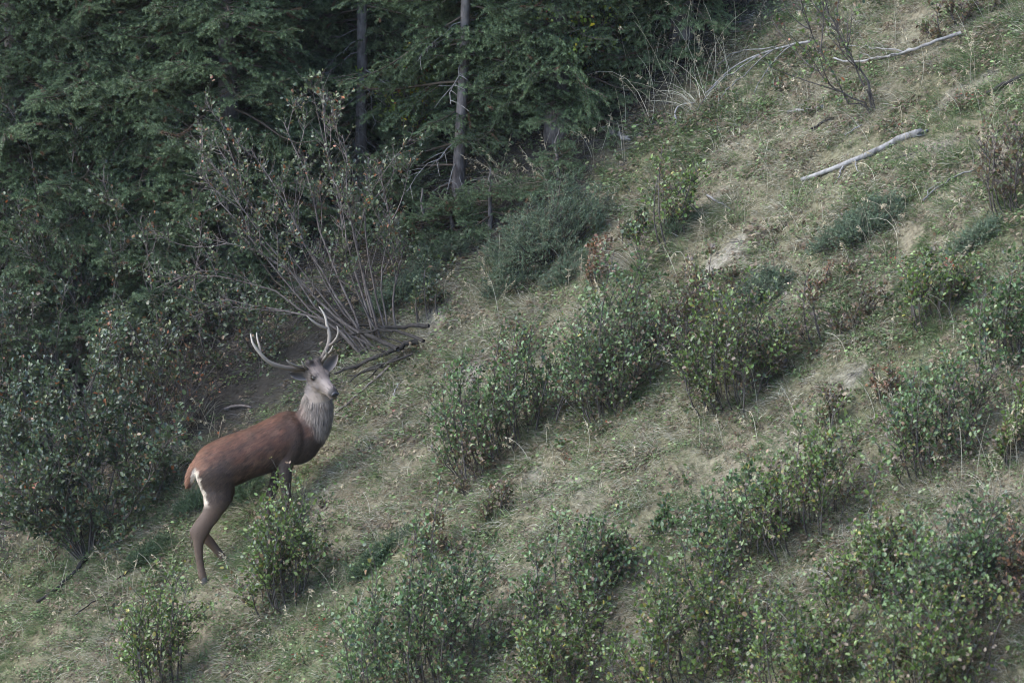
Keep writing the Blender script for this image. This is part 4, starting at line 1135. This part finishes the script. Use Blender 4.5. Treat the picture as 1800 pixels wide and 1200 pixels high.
    # shoulder dark patch next to the neck, grey neck
    sh = (pxs - 512) * .8 + (pys - 716) * -.25
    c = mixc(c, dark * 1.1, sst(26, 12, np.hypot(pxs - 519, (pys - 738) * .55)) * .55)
    nk = (pxs - 528) - (pys - 712) * .52 + 6 * (nz2 - .5)
    neck = sst(-11, 13, nk) * sst(800, 765, pys)
    c = mixc(c, grey * (.85 + .4 * nz2[:, None]), neck)
    c = mixc(c, dark * 1.1, sst(758, 790, pys) * sst(500, 530, pxs) * .85)
    hd = (hx > -.12) & (dd < dc + .4) & (pys < 716) & (np.abs(hw) < .13) & (np.abs(hu) < .17)
    fc = face * (.85 + .35 * vnoise(pxs * .5, pys * .5, 3)[:, None])
    fc = mixc(fc, (.165, .135, .118), sst(.45, .62, hx) * sst(.92, .80, hx))
    fc = mixc(fc, (.085, .066, .058), sst(.30, .10, hx) * sst(.03, .07, hu))
    fc = mixc(fc, (.27, .215, .17), sst(-.045, -.075, hu) * sst(.25, .6, hx))
    eyed = np.minimum(np.hypot((hx - .31) * LH, hu - .026), 9)
    fc = mixc(fc, (.022, .016, .014), sst(.050, .026, eyed) * sst(.045, .06, np.abs(hw)))
    fc = mixc(fc, (.03, .025, .023), sst(.84, .93, hx) * sst(-.05, -.02, hu))
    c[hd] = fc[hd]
    # rump mirror and tail
    tail = (dd < D(0) + .06) & (pxs < 343 - (pys - 815) * .28) & (pys > 806)
    mir = sst(4.5, 0, np.abs((pxs - 348) - (pys - 852) * .33) - 6.2 + 7 * (nz2 - .5)) * sst(818, 828, pys) * sst(896, 878, pys)
    c = mixc(c, orange * 1.1, sst(366, 352, pxs) * sst(830, 815, pys) * .7)
    c = mixc(c, cream * 1.15, mir * .97)
    c[tail] = (orange * (.9 + .4 * nz2[:, None]))[tail]
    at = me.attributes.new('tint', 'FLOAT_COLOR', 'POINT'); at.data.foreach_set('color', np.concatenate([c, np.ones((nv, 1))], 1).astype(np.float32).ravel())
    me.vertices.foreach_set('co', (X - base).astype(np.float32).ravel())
    me.materials.clear(); me.materials.append(M_FUR)
    me.polygons.foreach_set('use_smooth', np.ones(len(me.polygons), bool)); me.update()
    body = bpy.data.objects.new('body', me); COL.objects.link(body); body.parent = root
    # ---- short coat: fine flat hairs lying backwards and down
    m = 95000
    i = rng.choice(nv, m)
    bodydir = nrm(P(340, 850, db) - P(540, 740, dc))
    flow = bodydir * .8 + np.array([0, 0, -.55])
    flow = np.tile(flow, (m, 1))
    isn = neck[i] > .5; flow[isn] = np.array([.02, -.02, -1.0])
    low = pys[i] > 862; flow[low] = np.array([0, 0, -1.0])
    hh = hd[i]; flow[hh] = -ax
    keep = ~(hh & (hx[i] > .12) & (rng.random(m) < .97)); i = i[keep]; flow = flow[keep]; m = len(i)
    flow = flow - Nn[i] * np.sum(flow * Nn[i], 1, keepdims=True)
    d = nrm(nrm(flow) + Nn[i] * (rng.uniform(.10, .36, m) + .10 * neck[i])[:, None] + rng.normal(0, .08, (m, 3)))
    L = np.where(neck[i] > .5, .056, np.where(hd[i], .009, np.where(pys[i] > 880, .012, np.where(tail[i] | (mir[i] > .5), .034, .031)))) * rng.uniform(.6, 1.3, m)
    s_ = nrm(np.cross(d, Nn[i])) * np.where(neck[i] > .5, .0032, .0024)[:, None]; p_ = X[i] - Nn[i] * .0015
    V = np.stack([p_ - s_, p_ + s_, p_ + d * L[:, None]], 1).reshape(-1, 3); F_ = np.arange(m * 3).reshape(-1, 3)
    fcol = c[i] * (.50 + 1.0 * np.where(neck[i] > .5, vnoise(pxs[i] * .55, pys[i] * .13, 6), vnoise((pxs[i] * .87 - pys[i] * .5) * .22, (pxs[i] * .5 + pys[i] * .87) * .8, 6))[:, None]) * rng.normal(1.03, .16, (m, 1)).clip(.6, 1.5)
    F = Acc(); F.add(V, F_, np.repeat(fcol, 3, 0)); fur = F.build('fur', M_FUR, root, kind='stuff')
    # ---- eyes, nose pad, ears, hooves, antlers
    me_, n, l, b, o = mat('deer eye'); b.inputs['Base Color'].default_value = (.012, .008, .006, 1); b.inputs['Roughness'].default_value = .08
    mn, n, l, b, o = mat('wet nose'); b.inputs['Base Color'].default_value = (.02, .018, .018, 1); b.inputs['Roughness'].default_value = .35
    mh, n, l, b, o = mat('hoof horn'); b.inputs['Base Color'].default_value = (.03, .026, .024, 1); b.inputs['Roughness'].default_value = .8
    for sx in (-1, 1):
        E = Acc(); ball(E, hp(.31, sx * .079, .026), HA, (.014, .027, .022), (.02, .02, .02)); E.build('eye', me_, root, True)
    E = Acc(); ball(E, hp(1.0, 0, -.012), HA, (.036, .020, .026), (.02, .02, .02))
    for sx in (-1, 1): ball(E, hp(1.015, sx * .024, -.006), HA, (.014, .014, .012), (.02, .02, .02))
    E.build('nose', mn, root, True)
    E = Acc(); ball(E, hp(.965, 0, -.060), HA, (.034, .016, .006), (.02, .02, .02)); E.build('mouth', mn, root, True)
    def ear(p0, p1, bend, hwid):
        """a cupped leaf of skin with thickness: p0 base, p1 tip, bend = where the opening faces"""
        a_ = nrm(p1 - p0); L_ = np.linalg.norm(p1 - p0); o_ = nrm(bend - a_ * np.dot(bend, a_)); s_ = np.cross(a_, o_)
        A_ = Acc(); ts = np.linspace(0, 1, 9); us = np.linspace(-1, 1, 9); rows = []
        for side in (0, 1):
            for t in ts:
                wd_ = hwid * (math.sin(math.pi * min(1, t * .62 + .22)) ** .8) * (1 - t ** 5) + .003
                for u in us:
                    cup = (1 - u * u) * wd_ * .75
                    rows.append(p0 + a_ * L_ * t + s_ * u * wd_ - o_ * (cup + side * .007 * (1 - .7 * t)))
        rows = np.array(rows); nU = len(us); ii = (np.arange(len(ts) - 1)[:, None] * nU + np.arange(nU - 1)[None])
        q = np.stack([ii, ii + 1, ii + nU + 1, ii + nU], -1).reshape(-1, 4); off = len(ts) * nU
        col = np.concatenate([np.tile((.19, .16, .145), (off, 1)) * (.35 + 1.0 * np.abs(np.tile(us, len(ts)))[:, None] ** 1.5), np.tile((.15, .12, .105), (off, 1))])
        e1 = np.arange(len(ts) - 1) * nU; e2 = e1 + nU - 1
        rim = np.concatenate([np.stack([e1, e1 + nU, e1 + nU + off, e1 + off], 1), np.stack([e2, e2 + nU, e2 + nU + off, e2 + off], 1)])
        A_.add(rows, [q, q[:, ::-1] + off, rim], col)
        A_.build('ear', M_FUR, root, True)
    dh = D(1.08) - .05
    ear(P(541, 661, dh - .02), P(508, 656, dh - .06), nrm(np.array([.1, -1, .12])), .046)
    ear(P(571, 650, dh + .02), P(594, 622, dh + .02), nrm(np.array([-.25, -1, .0])), .050)
    def hoof(x, y, d_, lean):
        A_ = Acc()
        for s_ in (-1, 1):
            V, F_ = loft([(x - lean * 3, y - 8, d_ + s_ * .012, 5.2, .016), (x, y - 2, d_ + s_ * .015, 6.6, .018), (x + lean * 2, y + 3, d_ + s_ * .016, 6.2, .018), (x + lean * 4, y + 5, d_ + s_ * .016, 3.0, .012)], 10)
            A_.add(V, F_, (.03, .03, .03))
        for s_ in (-1, 1):
            V, F_ = loft([(x - lean * 8, y - 12, d_ + s_ * .014, 2.5, .009), (x - lean * 9, y - 8, d_ + s_ * .015, 2.2, .008), (x - lean * 9, y - 6, d_ + s_ * .015, .8, .003)], 8)
            A_.add(V, F_, (.03, .03, .03))
        A_.build('hoof', mh, root, True)
    hoof(360, 1023, dn, .6); hoof(403, 990, df, 1); hoof(505, 931, fn, .8); hoof(476, 933, ff, .8)
    # antlers: bone with darker bases and pale polished tips
    ma, n, l, b, o = mat('antler bone')
    atn = n.new('ShaderNodeAttribute'); atn.attribute_name = 'tint'; tcn = n.new('ShaderNodeTexCoord'); nzn = n.new('ShaderNodeTexNoise'); nzn.inputs['Scale'].default_value = 70
    l.new(tcn.outputs['Object'], nzn.inputs['Vector']); bpn = n.new('ShaderNodeBump'); bpn.inputs['Strength'].default_value = .5; bpn.inputs['Distance'].default_value = .006
    l.new(nzn.outputs[0], bpn.inputs['Height']); l.new(bpn.outputs[0], b.inputs['Normal']); l.new(atn.outputs['Color'], b.inputs['Base Color']); b.inputs['Roughness'].default_value = .65; b.inputs['Specular IOR Level'].default_value = .25
    def tine(acc, pts, r0, r1, c0, c1):
        p = np.array(pts, float); k = len(p); t = np.linspace(0, 1, k); tt = np.linspace(0, 1, k * 5)
        q = np.array([P(np.interp(v, t, p[:, 0]), np.interp(v, t, p[:, 1]), np.interp(v, t, p[:, 2])) for v in tt])
        for _ in range(4): q[1:-1] = (q[:-2] + 2 * q[1:-1] + q[2:]) / 4
        rr = r0 + (r1 - r0) * tt ** 1.7; rr[-1] = .0015; rr = rr * rng.normal(1, .04, len(rr))
        V, F_ = tubes(q, rr, 10); cc = np.array(c0)[None] * (1 - tt[:, None] ** 1.5) + np.array(c1)[None] * tt[:, None] ** 1.5
        acc.add(V, F_, np.repeat(cc, 10, 0))
    dk, md, lt = (.055, .042, .032), (.10, .078, .061), (.36, .32, .27)
    L_ = Acc()
    tine(L_, [(548, 652, dh), (536, 649, dh - .03), (520, 648.5, dh - .07), (500, 646, dh - .12), (482, 641, dh - .16), (468, 633, dh - .19), (458, 622, dh - .21), (449, 611, dh - .22), (443, 601, dh - .22), (440.5, 586, dh - .20)], .0245, .006, dk, lt)
    tine(L_, [(459, 623, dh - .21), (457, 610, dh - .19), (453, 599, dh - .16), (450.5, 584, dh - .13)], .013, .004, md, lt)
    tine(L_, [(541, 650, dh - .02), (528, 646, dh - .10), (514, 641, dh - .17), (507, 636, dh - .21), (503, 632, dh - .23)], .0155, .004, dk, lt)
    tine(L_, [(544, 651, dh - .02), (538, 647, dh - .10), (533, 641, dh - .16), (530, 634, dh - .19)], .0155, .004, dk, lt)
    L_.build('antler', ma, root, True)
    R2 = Acc()
    tine(R2, [(560, 645, dh), (564, 634, dh + .02), (569, 624, dh + .05), (575, 613, dh + .08), (579, 600, dh + .12), (579.5, 588, dh + .14), (577, 578, dh + .15), (574.5, 571, dh + .16), (573, 560, dh + .17), (568, 548, dh + .18), (560, 538, dh + .18)], .0235, .005, dk, lt)
    tine(R2, [(575, 577, dh + .15), (567, 575, dh + .12), (556, 569, dh + .08), (547, 562, dh + .05), (539, 555, dh + .03)], .0145, .004, (.15, .125, .105), (.40, .36, .31))
    tine(R2, [(577, 609, dh + .09), (585, 603, dh + .07), (592, 594, dh + .05), (595.5, 582, dh + .03), (592, 572, dh + .02)], .014, .004, md, lt)
    tine(R2, [(562, 641, dh + .01), (569, 632, dh - .06), (574, 625, dh - .12), (574.5, 619, dh - .16), (572, 615, dh - .18)], .0155, .004, dk, lt)
    tine(R2, [(566, 632, dh + .03), (577, 622, dh - .03), (583, 615, dh - .08), (585, 607, dh - .11)], .014, .004, dk, lt)
    R2.build('antler', ma, root, True)
build_stag()
